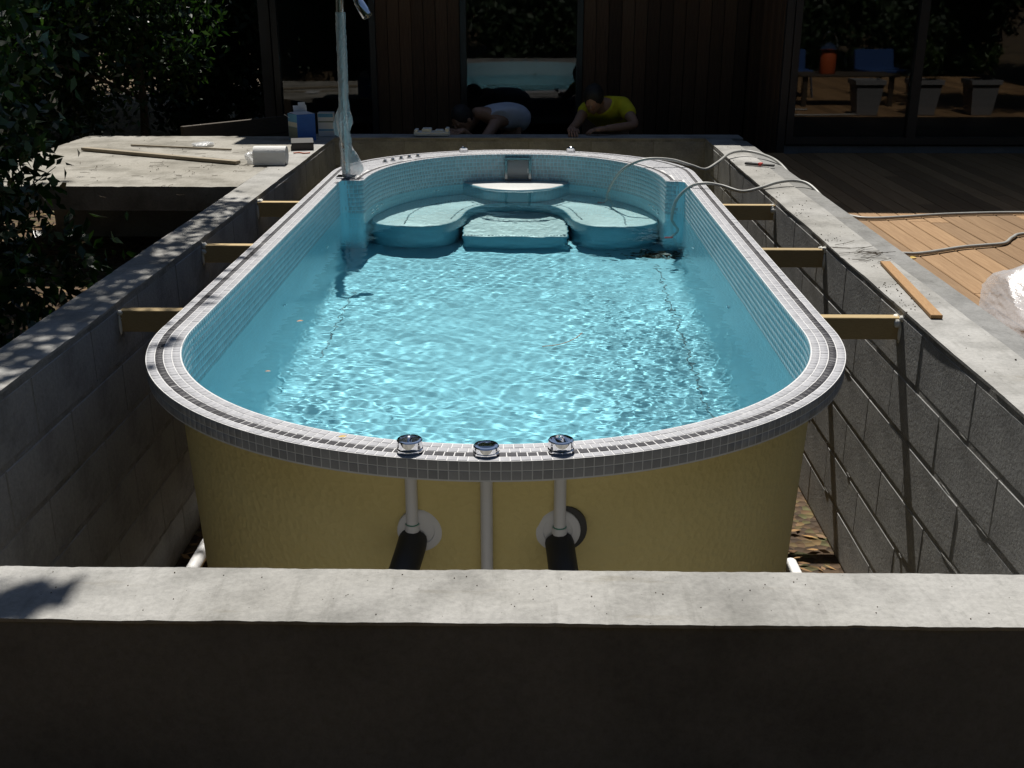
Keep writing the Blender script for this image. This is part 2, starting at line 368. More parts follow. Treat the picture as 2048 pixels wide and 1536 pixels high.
# ------------------------------------------------------------------ block walls round the pit
BLK = {}
def block_mesh(w):
    k = round(w, 3)
    if k not in BLK:
        me = bpy.data.meshes.new('concrete_block'); m = MB().box((0, 0, 0), (0.196, w, 0.19), bev=0.003)
        me.from_pydata([tuple(p) for p in m.v], [], m.f); me.materials.append(M['block']); BLK[k] = me
    return BLK[k]
def block_wall(name, label, x0, y0, length, along, thick, rg):
    """wall whose near-left corner is x0,y0, running along Y ('y') or X ('x')"""
    w = empty(name, (x0, y0, ZP)); tag(w, label, 'wall')
    w['group'] = 'block walls round the pit'
    core = MB()
    if along == 'y': core.box((thick / 2, length / 2, (-ZP - 0.012) / 2), (thick - 0.0075, length, -ZP - 0.012))
    else: core.box((length / 2, thick / 2, (-ZP - 0.012) / 2), (length, thick - 0.0075, -ZP - 0.012))
    core.build('mortar_core', 'mortar', w)
    n = 6; ch = (-ZP - 0.02) / n; pitch = 0.5
    for c in range(n):
        s = -0.25 * (c % 2); z = ch * (c + 0.5)
        while s < length - 0.01:
            a, b = max(s, 0), min(s + pitch, length); s += pitch
            if b - a < 0.06: continue
            wd = b - a - 0.010
            o = bpy.data.objects.new('concrete_block', block_mesh(wd)); mid = (a + b) / 2
            jx = rg.uniform(-0.0012, 0.0012)
            if along == 'y': o.location = (thick / 2 + jx, mid, z); o.rotation_euler = (rg.uniform(-.004, .004), rg.uniform(-.002, .002), rg.uniform(-.003, .003)); o.scale = (thick / 0.2, 1, 1.02)
            else: o.location = (mid, thick / 2 + jx, z); o.rotation_euler = (0, rg.uniform(-.004, .004), math.pi / 2 + rg.uniform(-.006, .006)); o.scale = (thick / 0.2, 1, 1.02)
            link(o, w)
    return w
rgw = random.Random(5)
wl_ = block_wall('block_wall', 'pit wall of dark concrete blocks left of the pool, its top dappled with leaf shade', XW0o, YF1, YB0 - YF1, 'y', XW0 - XW0o, rgw)
wr_ = block_wall('block_wall', 'pit wall of grey concrete blocks right of the pool, beside the wooden deck', XW1, YF1, YB0 - YF1, 'y', 0.2, rgw)
wb_ = block_wall('block_wall', 'shaded concrete block wall at the far end of the pool, in front of the two workers', XW0o, YB0, XW1o - XW0o, 'x', YB1 - YB0, rgw)
def child_slab(w, *a, **k):
    o = rough_slab(*a, **k); o.parent = w; o.location = -Vector(w.location); return o
child_slab(wl_, 'cap', XW0o - 0.002, XW0 - 0.002, YF1 + 0.002, YB0 - 0.002, -0.011, 0.0, 'cap', seed=2, amp=0.004, chips=0.05)
child_slab(wr_, 'cap', XW1 + 0.002, XW1 + 0.205, YF1 + 0.002, YB0 - 0.002, -0.011, 0.0, 'cap', seed=3, amp=0.004, chips=0.05)
child_slab(wr_, 'mortar_strip', XW1 + 0.2055, XW1o + 0.005, YF1 + 0.002, YB0 - 0.1, -0.45, -0.006, 'cap_grey', seed=4, amp=0.003)
def smears(w, x, y0, y1, side, seed):
    rg = random.Random(seed); m = MB(); ch = (-ZP - 0.02) / 6
    for c in range(1, 6):
        y = y0
        while y < y1:
            L = rg.uniform(0.02, 0.16)
            if rg.random() < 0.22: m.blob((x + side * rg.uniform(0.0, 0.003), y + L / 2, ZP + ch * c + rg.uniform(-0.006, 0.006)), (rg.uniform(0.001, 0.002), L / 2, rg.uniform(0.003, 0.007)), 8, 6, 0.3, rg.randint(0, 999))
            y += L + rg.uniform(0, 0.05)
    o = m.build('mortar_smear', 'mortar', w); o.location = -Vector(w.location); tag(o, kind='stuff')
smears(wr_, XW1 + 0.004, YF1 + 0.05, YB0 - 0.1, -1, 51); smears(wl_, XW0 - 0.004, YF1 + 0.05, YB0 - 0.1, 1, 52)
child_slab(wb_, 'cap', XW0o, XW1o, YB0, YB1 + 0.004, -0.011, 0.0, 'cap', seed=5, amp=0.003)
fw = empty('front_wall', (0, YF0, ZP)); tag(fw, 'rendered concrete wall in front of the pool with sunlit top and dark front', 'wall')
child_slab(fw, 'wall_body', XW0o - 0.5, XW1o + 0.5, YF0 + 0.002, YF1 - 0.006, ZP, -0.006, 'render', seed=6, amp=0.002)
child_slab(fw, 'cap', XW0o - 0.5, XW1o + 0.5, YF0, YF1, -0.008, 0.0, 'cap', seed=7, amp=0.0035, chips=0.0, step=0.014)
child_slab(fw, 'inner_render', XW0 + 0.005, XW1 - 0.005, YF1 - 0.006, YF1 - 0.001, ZP + 0.01, -0.012, 'cap', seed=8, amp=0.001)  # unseen pale panel added to bounce sunlight onto the yellow shell

# ------------------------------------------------------------------ pool outlines
def outer_outline(n=1600):
    P = []
    for k in range(n):
        a = 2 * math.pi * k / n; c, s = math.cos(a), math.sin(a)
        P.append((AX + HW * c, (YFR + LF + LF * s) if s < 0 else (YBK - LB + LB * s)))
    P = np.array(P)
    # insert straight sides
    i = n // 2
    y0, y1 = YFR + LF, YBK - LB
    left = np.array([(AX - HW, y) for y in np.linspace(y1, y0, 400)[1:-1]]); right = np.array([(AX + HW, y) for y in np.linspace(y0, y1, 400)[1:-1]])
    return np.vstack([P[:i + 1], left, P[i + 1:], right])
def normals(P):
    t = np.roll(P, -1, 0) - np.roll(P, 1, 0); t /= np.linalg.norm(t, axis=1)[:, None] + 1e-9
    return np.stack([t[:, 1], -t[:, 0]], 1)        # outward for a counter-clockwise outline
def resample(P, step, closed=True):
    Q = np.vstack([P, P[:1]]) if closed else P
    d = np.r_[0, np.cumsum(np.linalg.norm(np.diff(Q, axis=0), axis=1))]; n = max(8, int(round(d[-1] / step)))
    s = np.linspace(0, d[-1], n, endpoint=not closed) if closed else np.linspace(0, d[-1], n + 1)
    return np.stack([np.interp(s, d, Q[:, 0]), np.interp(s, d, Q[:, 1])], 1)
def smooth_closed(P, w, times=1):
    for _ in range(times):
        P = sum(np.roll(P, k, 0) for k in range(-w, w + 1)) / (2 * w + 1)
    return P
OUT = outer_outline(); OUT_N = normals(OUT)
YPIL, BCX, BHW, BYB = 6.87, -0.10, 0.945, 8.045
def inner_outline():
    off = OUT - OUT_N * 0.112
    front = off[off[:, 1] < YPIL]
    # order: from left pillar down round the front to the right pillar (counter-clockwise)
    ang = np.arctan2(front[:, 1] - 5.0, front[:, 0] - AX); ang = np.where(ang > math.pi / 2, ang - 2 * math.pi, ang)
    front = front[np.argsort(ang)]
    back = []
    for k in range(0, 201):
        a = math.pi * k / 200; c, s = math.cos(a), math.sin(a); q = 2 / 2.2
        back.append((BCX + BHW * math.copysign(abs(c) ** q, c), YPIL + (BYB - YPIL) * abs(s) ** q))
    P = np.vstack([front, [(AX + HW - 0.112, YPIL)], np.array(back), [(AX - HW + 0.112, YPIL)]])
    P = resample(P, 0.012); return smooth_closed(P, 2, 2)
INN = inner_outline(); INN_N = normals(INN)
def dist_to(P, Q):
    return np.sqrt(((Q[:, None, :] - P[None, :, :]) ** 2).sum(2)).min(1)
def inside(P, Q):
    x, y = Q[:, 0], Q[:, 1]; r = np.zeros(len(Q), bool); j = len(P) - 1
    for i in range(len(P)):
        xi, yi = P[i]; xj, yj = P[j]
        c = ((yi > y) != (yj > y)) & (x < (xj - xi) * (y - yi) / (yj - yi + 1e-12) + xi); r ^= c; j = i
    return r

spa = empty('swim_spa', (AX, 5.4, ZP)); tag(spa, 'long oval swim spa with grey mosaic rim, blue water and yellow outer shell', 'swimming pool')
SO = -Vector(spa.location)
def spart(o): o.parent = spa; o.location = Vector(o.location) + SO; return o

def tess(name, loops, z, mat, flip=False):
    L = [[Vector((p[0], p[1], 0)) for p in lp] for lp in loops]; tri = geometry.tessellate_polygon(L)
    V = [(p.x, p.y, z) for lp in L for p in lp]
    F = []
    for t in tri:
        a, b, c = (Vector(V[i]) for i in t); F.append(tuple(t) if (b - a).cross(c - a).z > 0 else tuple(reversed(t)))
    return mesh_obj(name, V, F, mat)
def loft(rings, caps=(False, False), closed=True):
    V = [p for r in rings for p in r]; n = len(rings[0]); F = []
    for i in range(len(rings) - 1):
        for k in range(n if closed else n - 1): F.append((i * n + k, i * n + (k + 1) % n, i * n + n + (k + 1) % n, i * n + n + k))
    return V, F
# rim bed of white grout
spart(tess('rim_grout_bed', [resample(OUT, 0.03), resample(INN, 0.03)[::-1]], -0.0011, 'grout'))
# outer face bed + yellow shell
O2 = resample(OUT, 0.03); O2n = normals(O2)
def shell_ring(off, z): return [(p[0] - q[0] * (min(off, 0.104) if p[1] > 6.3 else off), p[1] - q[1] * (min(off, 0.104) if p[1] > 6.3 else off), z) for p, q in zip(O2, O2n)]
def ring(P, N, off, z): return [(p[0] + q[0] * off, p[1] + q[1] * off, z) for p, q in zip(P, N)]
V, F = loft([ring(O2, O2n, -0.10, -0.059), ring(O2, O2n, -0.0011, -0.059), ring(O2, O2n, -0.0011, -0.0011)])
spart(mesh_obj('rim_face_bed', V, F, 'grout'))
zs = np.linspace(-1.3, -0.058, 12); V, F = loft([shell_ring(0.09 + 0.06 * (-0.058 - z) / 1.24, z) for z in zs])
spart(mesh_obj('outer_shell', V, F, 'yellow', smooth=True))
# inner shell
I2 = resample(INN, 0.02); I2n = normals(I2); wgt = np.clip((6.75 - I2[:, 1]) / 0.3, 0, 1)
def iring(off, z): return [(p[0] - q[0] * off * w, p[1] - q[1] * off * w, z) for p, q, w in zip(I2, I2n, wgt)]
lev = [(0.14, -1.15), (0.10, -1.145), (0.075, -1.12), (0.06, -1.07), (0.03, -0.7), (0.008, -0.3), (0.0, -0.22), (0.0, -0.0011)]
V, F = loft([iring(o, z) for o, z in lev]); F = [tuple(reversed(f)) for f in F]
n0 = len(V); V.append((AX, 5.2, -1.15)); nr = len(I2)
for k in range(nr): F.append((k, (k + 1) % nr, n0))
shell = spart(mesh_obj('inner_shell', V, F, 'gelcoat', smooth=True)); sharp_smooth(shell, 50)

# ------------------------------------------------------------------ mosaic
def tile_mesh(name, w, h, t=0.0035, b=0.0008):
    m = MB(); x, y = w / 2, h / 2
    v = [(-x, -y, -t), (x, -y, -t), (x, y, -t), (-x, y, -t), (-x, -y, -b), (x, -y, -b), (x, y, -b), (-x, y, -b),
         (-x + b, -y + b, 0), (x - b, -y + b, 0), (x - b, y - b, 0), (-x + b, y - b, 0)]
    f = [(8, 9, 10, 11)]
    for k in range(2):
        for j in range(4): f.append((k * 4 + j, k * 4 + (j + 1) % 4, k * 4 + 4 + (j + 1) % 4, k * 4 + 4 + j))
    me = bpy.data.meshes.new(name); me.from_pydata(v, [], f); return me, np.array(v), f
TS = PT - 0.0030
tl, TV, TF = tile_mesh('mosaic_tile_light', TS, TS); tl.materials.append(M['tile_light'])
td, _, _ = tile_mesh('mosaic_tile_dark', TS, TS); td.materials.append(M['tile_dark'])
tf, _, _ = tile_mesh('mosaic_tile_face', TS, TS); tf.materials.append(M['tile_face'])
tiles = {'light': [], 'dark': [], 'face': [], 'blue': []}     # (matrix, nearness)
rt = random.Random(3)
def place_row(P, N, off, kind, pred=None, vertical=False, z=0.0, side=1, phase=None):
    Q = P + N * off; d = np.r_[0, np.cumsum(np.linalg.norm(np.diff(np.vstack([Q, Q[:1]]), axis=0), axis=1))]
    n = int(round(d[-1] / PT)); ph = (rt.random() if phase is None else phase); s = (np.arange(n) + ph) * d[-1] / n % d[-1]
    QQ = np.vstack([Q, Q[:1]]); NN = np.vstack([N, N[:1]])
    px = np.interp(s, d, QQ[:, 0]); py = np.interp(s, d, QQ[:, 1]); nx = np.interp(s, d, NN[:, 0]); ny = np.interp(s, d, NN[:, 1])
    C = np.stack([px, py], 1); ok = pred(C) if pred else np.ones(n, bool); sc = min(1.04, d[-1] / n / PT)
    for k in range(n):
        if not ok[k]: continue
        a = math.atan2(ny[k], nx[k]); j = rt.gauss(0, 0.006)
        if vertical:   # tile normal points along side * outline normal
            nv = Vector((nx[k], ny[k], 0)).normalized() * side; up = Vector((0, 0, 1)); tx = up.cross(nv)
            mt = Matrix(((tx.x, up.x, nv.x, px[k]), (tx.y, up.y, nv.y, py[k]), (tx.z, up.z, nv.z, z), (0, 0, 0, 1)))
            mt = mt @ Matrix.Rotation(j, 4, 'Z') @ Matrix.Rotation(rt.gauss(0, 0.003), 4, 'X') @ Matrix.Diagonal((sc, 1, 1, 1))
        else:
            mt = Matrix.Translation((px[k], py[k], z + rt.gauss(0, 0.0003))) @ Matrix.Rotation(a + j, 4, 'Z') @ Matrix.Rotation(rt.gauss(0, 0.003), 4, 'X') @ Matrix.Diagonal((1, sc, 1, 1))
        tiles[kind].append((mt, py[k]))
for r in range(4): place_row(OUT, OUT_N, -(r + 0.5) * PT - 0.0015, 'dark' if r == 1 else 'light')
back_ok = lambda C: (C[:, 1] > YPIL + 0.02) & inside(OUT, C) & ~inside(INN, C) & (dist_to(INN[::2], C) > 2.45 * PT)
for r in range(4, 10): place_row(OUT, OUT_N, -(r + 0.5) * PT - 0.0015, 'light', back_ok)
inner_ok = lambda C: (C[:, 1] > YPIL + 0.03) & (dist_to(OUT[::3], C) > 4.5 * PT + 0.003)
place_row(INN, INN_N, 0.55 * PT, 'light', lambda C: (C[:, 1] > YPIL - 0.0) & (dist_to(OUT[::3], C) > 4.5 * PT))
place_row(INN, INN_N, 1.55 * PT, 'dark', inner_ok)
for r in range(2): place_row(OUT, OUT_N, 0.0, 'face', None, True, -(r + 0.5) * PT - 0.002, 1, 0.3)
for r in range(9): place_row(INN, INN_N, -0.0003, 'blue', None, True, -(r + 0.5) * PT - 0.001, -1)
def in_view(mt, kind):
    # a tile of the front half that the photograph can see
    return mt.translation.y < 4.2 if kind != 'face' else mt.translation.y < 3.35
NEAR = []
for kind, lim in (('face', 104), ('dark', 66), ('light', 130)):
    arr = sorted(tiles[kind], key=lambda q: q[1])
    NEAR += [(kind, q[0]) for q in arr[:lim]]; tiles[kind] = arr[lim:]
for kind, mt in NEAR:
    o = bpy.data.objects.new('mosaic_tile', {'light': tl, 'dark': td, 'face': tf}[kind]); COL.objects.link(o); o.parent = spa
    o.matrix_local = Matrix.Translation(SO) @ mt
def tile_field(name, arr, mat):
    n = len(arr); T = np.array([np.array(m) for m, _ in arr]); V = np.concatenate([TV, np.ones((12, 1))], 1)
    W = np.einsum('nij,vj->nvi', T, V)[:, :, :3].reshape(-1, 3); F = (np.array(TF)[None] + (np.arange(n) * 12)[:, None, None]).reshape(-1, 4)
    return tag(spart(fast_mesh(name, W, F, mat)), kind='stuff')
tile_field('light_mosaic_field', tiles['light'], 'tile_light'); tile_field('dark_mosaic_field', tiles['dark'], 'tile_dark')
tile_field('face_mosaic_field', tiles['face'], 'tile_face'); wall_tiles = tile_field('wall_mosaic_field', tiles['blue'], 'tile_blue')

# ------------------------------------------------------------------ benches, step, headrest under water
def solid(name, poly, z0, z1, mat, bev=0.02):
    P = np.array(poly); P = resample(P, 0.02); P = smooth_closed(P, 1); N = normals(P)
    a = np.sum(P[:, 0] * np.roll(P[:, 1], -1) - np.roll(P[:, 0], -1) * P[:, 1])
    if a < 0: P = P[::-1]; N = normals(P)
    rings = [ring(P, N, 0, z0), ring(P, N, 0, z1 - bev), ring(P, N, -bev * 0.3, z1 - bev * 0.3), ring(P, N, -bev, z1)]
    V, F = loft(rings); n = len(P); L = [[Vector((p[0], p[1], 0)) for p in rings[-1]]]
    for t in geometry.tessellate_polygon(L):
        a, b, c = (Vector(V[3 * n + i]) for i in t); t = tuple(3 * n + i for i in t)
        F.append(t if (b - a).cross(c - a).z > 0 else tuple(reversed(t)))
    o = sharp_smooth(spart(mesh_obj(name, V, F, mat)), 60); o.data.materials.append(M['gelcoat_shaded'])
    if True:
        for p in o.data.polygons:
            if p.normal.z < 0.5: p.material_index = 1  # steep faces get the gelcoat with painted shade
    return o
back = INN + INN_N * 0.008; back = back[back[:, 1] > 7.25]
back = back[np.argsort(np.arctan2(back[:, 1] - 6.9, back[:, 0] - BCX))]       # right to left over the back
lobes = [(-1.046, 7.22), (-1.01, 7.0), (-0.90, 6.895), (-0.75, 6.865), (-0.57, 6.90), (-0.475, 7.05), (-0.44, 7.25), (-0.40, 7.46), (-0.27, 7.60), (-0.09, 7.635),
         (0.09, 7.60), (0.20, 7.46), (0.25, 7.25), (0.285, 7.05), (0.38, 6.90), (0.55, 6.865), (0.70, 6.895), (0.81, 7.0), (0.846, 7.22)]
lob = [(p.x, p.y) for p in spline([(x, y, 0) for x, y in lobes], 6)]
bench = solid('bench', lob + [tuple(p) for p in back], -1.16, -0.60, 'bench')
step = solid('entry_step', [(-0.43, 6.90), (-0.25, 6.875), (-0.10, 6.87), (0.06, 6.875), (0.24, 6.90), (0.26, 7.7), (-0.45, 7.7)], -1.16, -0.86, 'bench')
hb = [(p[0], p[1]) for p in (INN + INN_N * 0.008) if p[1] > 7.9 and abs(p[0] - BCX) < 0.40]
hb = sorted(hb, key=lambda p: -p[0])
head = solid('headrest', [(-0.41, 7.86), (-0.33, 7.74), (-0.2, 7.67), (-0.09, 7.655), (0.02, 7.67), (0.15, 7.74), (0.23, 7.86)] + hb, -0.7, -0.190, 'headrest', 0.015)
def tile_line(name, pts, z, w=0.011):
    P = np.array([(p.x, p.y) for p in spline([(x, y, 0) for x, y in pts], 10)]); P = resample(P, 0.021, False); m = MB()
    for a, b in zip(P[:-1], P[1:]):
        m.box(((a[0] + b[0]) / 2, (a[1] + b[1]) / 2, z), (w, w, 0.006), Matrix.Rotation(math.atan2(b[1] - a[1], b[0] - a[0]), 3, 'Z'))
    return tag(spart(m.build(name, 'tile_line')), kind='stuff')
M['tile_line'] = tile_mat('tile_line_grey', (0.12, 0.16, 0.18), (0.34, 0.40, 0.43))
tl1 = tile_line('bench_tile_line', [(-0.80, 6.92), (-0.80, 7.2), (-0.73, 7.5), (-0.56, 7.7), (-0.36, 7.80)], -0.599)
tl2 = tile_line('bench_tile_line', [(0.61, 6.92), (0.61, 7.2), (0.54, 7.45), (0.40, 7.66), (0.2, 7.80)], -0.599)
tl3 = tile_line('bench_tile_line', [(-0.52, 7.10), (-0.485, 7.3), (-0.43, 7.5), (-0.28, 7.645), (-0.09, 7.68), (0.10, 7.645), (0.25, 7.5), (0.30, 7.3), (0.335, 7.10)], -0.599)
tl4 = tile_line('floor_tile_line', [(0.755, 3.6), (0.76, 5.0), (0.76, 6.5)], -1.148, 0.011)
tl5 = tile_line('floor_tile_line', [(-0.985, 4.9), (-0.985, 5.4), (-0.985, 5.9)], -1.148, 0.009)
tl6 = tile_line('step_tile_line', [(-0.42, 6.925), (-0.1, 6.90), (0.23, 6.925)], -0.859, 0.011)
caustic_rx = [shell, bench, step, head, wall_tiles, tl1, tl2, tl3, tl4, tl5, tl6]

# ------------------------------------------------------------------ fittings
def frame_at(loc, nrm):
    return Vector(nrm).to_track_quat('Z', 'Y').to_matrix()
def jet(loc, nrm, r=0.022, name='water_jet'):
    rot = frame_at(loc, nrm); o = MB().lathe([(r, 0), (r, 0.004), (r * 0.8, 0.008), (r * 0.45, 0.004), (r * 0.4, -0.004)], 14, loc, rot).build(name, 'chrome')
    i = MB().lathe([(r * 0.42, -0.001), (r * 0.42, 0.0045)], 10, loc, rot).build('nozzle', 'black'); i.parent = o
    spart(sharp_smooth(o)); caustic_rx.append(o); caustic_rx.append(i); return o
def wall_pt(x, y):
    d = (INN[:, 0] - x) ** 2 + (INN[:, 1] - y) ** 2; k = int(d.argmin()); return INN[k], INN_N[k]
for sgn in (-1, 1):
    for (y, z) in ((7.10, -0.33), (7.10, -0.42), (7.20, -0.30), (7.20, -0.40), (7.30, -0.34)):
        p, q = wall_pt(BCX + sgn * 0.93, y); jet((p[0] - q[0] * 0.004, p[1] - q[1] * 0.004, z), (-q[0], -q[1], 0), 0.020)
for x, y in ((AX - HW, 5.02), (AX - HW, 6.2), (AX + HW, 5.02), (AX + HW, 6.22)):
    p, q = wall_pt(x, y); jet((p[0] - q[0] * 0.02, p[1] - q[1] * 0.02, -0.5), (-q[0], -q[1], 0), 0.018)
for x, y in ((-0.72, 7.9), (-0.45, 7.95), (0.5, 7.9)):
    p, q = wall_pt(x, y); jet((p[0] - q[0] * 0.004, p[1] - q[1] * 0.004, -0.36), (-q[0], -q[1], 0), 0.026)
# skimmer in the back wall
sk = empty('skimmer', (-0.09, BYB, 0)); spart(sk)
m = MB(); w, h, t = 0.19, 0.175, 0.018
m.box((0, -0.012, -0.022 - t / 2), (w, 0.024, t), bev=0.002); m.box((0, -0.012, -0.022 - h + t / 2), (w, 0.024, t), bev=0.002)
for s in (-1, 1): m.box((s * (w / 2 - t / 2), -0.0121, -0.022 - h / 2), (t, 0.0242, h - 2 * t), bev=0.002)
m.build('skimmer_frame', 'chrome_darkened', sk)
m = MB(); cs = []
for k in range(9):
    a = k / 8; cs.append((-0.006 - 0.012 * math.sin(math.pi * a), -0.041 - (h - 2 * t - 0.004) * a))
V = [(x, y, z) for y, z in cs for x in (-w / 2 + t, w / 2 - t)]; F = [(2 * k, 2 * k + 2, 2 * k + 3, 2 * k + 1) for k in range(8)]
mesh_obj('skimmer_flap', V, F, 'flap', sk, True)
MB().box((0.072, -0.024, -0.115), (0.006, 0.004, 0.03)).build('flap_clip', 'pvc_white', sk)
# valve knobs on the rim
def knob(loc, rz, kind, s=1.0):
    e = empty('valve_knob', loc, rz); e.scale = (s, s, s); spart(e)
    sharp_smooth(MB().lathe([(0.0345, 0), (0.0345, 0.006), (0.031, 0.008)], 28).build('knob_base', 'chrome', e), 30)
    if kind == 'flat':
        sharp_smooth(MB().lathe([(0.033, 0.008), (0.0335, 0.020), (0.031, 0.023), (0.024, 0.0235), (0.022, 0.021)], 28).build('knob_cap', 'chrome', e), 35)
    else:
        sharp_smooth(MB().lathe([(0.0325, 0.009), (0.0335, 0.011), (0.0335, 0.029), (0.0315, 0.0315), (0.026, 0.032), (0.0245, 0.0295)], 28).build('knob_cap', 'chrome', e), 35)
    z0 = 0.021 if kind == 'flat' else 0.0295; hgt = 0.008 if kind == 'flat' else 0.013; V = []; F = []
    for k in range(13):
        a = k / 12; x = -0.023 + 0.046 * a; zz = z0 + hgt * math.sin(math.pi * a) ** 0.7; wd = 0.0055
        V += [(x, -wd, z0 - 0.002), (x, -wd * 0.5, zz), (x, wd * 0.5, zz), (x, wd, z0 - 0.002)]
    for k in range(12):
        for j in range(3): F.append((k * 4 + j, k * 4 + 4 + j, k * 4 + 5 + j, k * 4 + 1 + j))
    sharp_smooth(mesh_obj('grip', V, F, 'chrome', e), 50)
    return e
knob((-0.309, 2.625, 0.001), R(88), 'tall'); knob((-0.110, 2.610, 0.001), R(3), 'flat'); knob((0.083, 2.630, 0.001), R(-48), 'tall')
knob((-0.492, 8.17, 0.001), R(80), 'tall', 0.95); knob((0.295, 8.17, 0.001), R(80), 'tall', 0.95)
for x, y in ((-1.00, 7.62), (-0.955, 7.69), (-0.905, 7.765), (-0.855, 7.83), (-0.80, 7.885)):
    spart(sharp_smooth(MB().lathe([(0.019, 0), (0.019, 0.004), (0.013, 0.006), (0.012, 0.016), (0.008, 0.020), (0.002, 0.021)], 16, (x, y, 0.001)).build('air_button', 'chrome'), 35))
# pipes and flanges on the yellow shell
def shell_y(x, z): # outer shell front surface
    t = (x - AX) / (HW - 0.09 - 0.06 * (-0.058 - z) / 1.24); return YFR + LF - (LF - 0.09 - 0.06 * (-0.058 - z) / 1.24) * math.sqrt(max(0, 1 - t * t))
for x, zb, fl in ((-0.314, -0.232, 1), (-0.112, -1.28, 0), (0.084, -0.238, 1)):
    pp = empty('drain_pipe', (x, shell_y(x, -0.3) - 0.014, -0.06)); spart(pp)
    sharp_smooth(MB().tube([(0, 0, 0.0), (0, 0, zb + 0.06)], 0.0165, 18).build('pipe', 'pvc', pp))
    if fl:
        sharp_smooth(MB().lathe([(0.0175, 0.0015), (0.0185, 0), (0.0175, -0.0015)], 18, (0, 0, zb + 0.06)).build('glue_ring', 'green', pp))
        sharp_smooth(MB().lathe([(0.020, -0.001), (0.0205, -0.04), (0.019, -0.055)], 18, (0, 0, zb + 0.06)).build('socket', 'pvc', pp))
        sx = -1 if x < 0 else 1
        MB().tube(spline([(0.0, 0.01, zb + 0.01), (sx * 0.004, -0.02, zb - 0.005), (sx * 0.018 - 0.004, -0.10, zb - 0.05), (sx * 0.05 - 0.01, -0.22, zb - 0.15), (sx * 0.06 - 0.01, -0.28, zb - 0.35)], 5), 0.040, 20).build('black_pipe', 'black', pp, True)
for x, z in ((-0.294, -0.255), (0.079, -0.253)):
    y = shell_y(x, z); rot = frame_at(0, (0, -1, 0.02))
    fl = spart(sharp_smooth(MB().lathe([(0.062, -0.01), (0.062, 0.006), (0.058, 0.009), (0.040, 0.0092), (0.039, 0.007), (0.012, 0.0072)], 32, (x, y, z), rot).build('pipe_flange', 'pvc')))
dk = spart(sharp_smooth(MB().lathe([(0.068, -0.012), (0.068, 0.0035), (0.066, 0.004)], 32, (0.091, shell_y(0.091, -0.245), -0.249), frame_at(0, (0, -1, 0.02))).build('flange_gasket', 'black')))
for pts in ([(-1.46, 3.4, -1.24), (-1.45, 4.0, -1.235), (-1.455, 5.2, -1.24), (-1.45, 7.0, -1.24)],):
    spart(MB().tube(pts, 0.03, 14).build('return_pipe', 'pvc_white', None, True))
spart(MB().tube([(1.16, 3.7, -1.25), (1.15, 4.3, -1.25)], 0.03, 14).build('return_pipe', 'pvc_white', None, True))

# ------------------------------------------------------------------ water
def build_water():
    d = 0.006; x0, x1, y0, y1 = AX - 1.10, AX + 1.10, 2.64, 8.08
    xs = np.arange(x0, x1, d); ys = np.arange(y0, y1, d); X, Y = np.meshgrid(xs, ys); H = np.zeros_like(X); rg = np.random.default_rng(4)
    lf = np.zeros_like(X)
    for _ in range(7): lf += np.sin(X * rg.uniform(-3, 3) + Y * rg.uniform(1.0, 3.2) + rg.uniform(0, 6))
    lf = 1 / (1 + np.exp(-lf * 0.8))                                   # patches of calm and chop
    right = np.exp(-(((X - 0.62) / 0.42) ** 2 + ((Y - 4.1) / 1.6) ** 2)); left = np.exp(-(((X + 0.95) / 0.3) ** 2 + ((Y - 4.2) / 1.6) ** 2)); near = np.exp(-((Y - 3.0) / 0.5) ** 2)
    chop = 0.06 + 0.46 * lf + 0.95 * right + 0.50 * left + 0.35 * near
    for lam_lo, lam_hi, n, slope, band in ((0.028, 0.055, 64, 0.016, chop), (0.055, 0.15, 40, 0.016, 0.16 + 0.84 * chop), (0.16, 0.6, 18, 0.014, 0.55 + 0.4 * chop)):
        for _ in range(n):
            lam = rg.uniform(lam_lo, lam_hi); k = 2 * math.pi / lam; a = math.pi / 2 + rg.normal(0, 0.75) + (math.pi if rg.random() < 0.5 else 0); ph = rg.uniform(0, 2 * math.pi)
            amp = slope / k * math.sqrt(2.0 / n) * rg.uniform(0.6, 1.5)
            w1 = 0.5 + 0.5 * np.sin(X * rg.uniform(-3, 3) + Y * rg.uniform(0.5, 3.0) + rg.uniform(0, 6))
            H += amp * np.sin(k * (X * math.cos(a) + Y * math.sin(a)) + ph + 1.4 * np.sin(2.3 * X + 1.7 * Y + ph)) * (0.3 + 1.2 * w1) * band
    for cx, cy, lam, a0, rr in ((-0.35, 3.55, 0.07, 0.010, 0.35), (0.05, 4.9, 0.09, 0.007, 0.5), (-0.55, 5.4, 0.08, 0.008, 0.4), (0.45, 3.4, 0.06, 0.009, 0.3)):
        rd = np.hypot(X - cx, Y - cy); k = 2 * math.pi / lam; H += a0 / k * np.sin(k * rd) * np.exp(-(rd / rr) ** 2)
    calm = 0.62 + 0.38 / (1 + np.exp((Y - 7.0) / 0.2))
    Z = WZ + H * calm
    Q = np.stack([X.ravel(), Y.ravel()], 1); grown = INN + INN_N * 0.012
    ok = inside(grown, Q).reshape(X.shape); idx = -np.ones(X.shape, int); idx[ok] = np.arange(ok.sum())
    q = ok[:-1, :-1] & ok[1:, :-1] & ok[:-1, 1:] & ok[1:, 1:]
    F = np.stack([idx[:-1, :-1][q], idx[:-1, 1:][q], idx[1:, 1:][q], idx[1:, :-1][q]], 1)
    V = np.stack([X[ok], Y[ok], Z[ok]], 1)
    o = fast_mesh('pool_water', V, F, 'water', None, True); tag(o, kind='structure'); return o
water = build_water(); water.cycles.is_caustics_caster = True
for o in caustic_rx: o.cycles.is_caustics_receiver = True

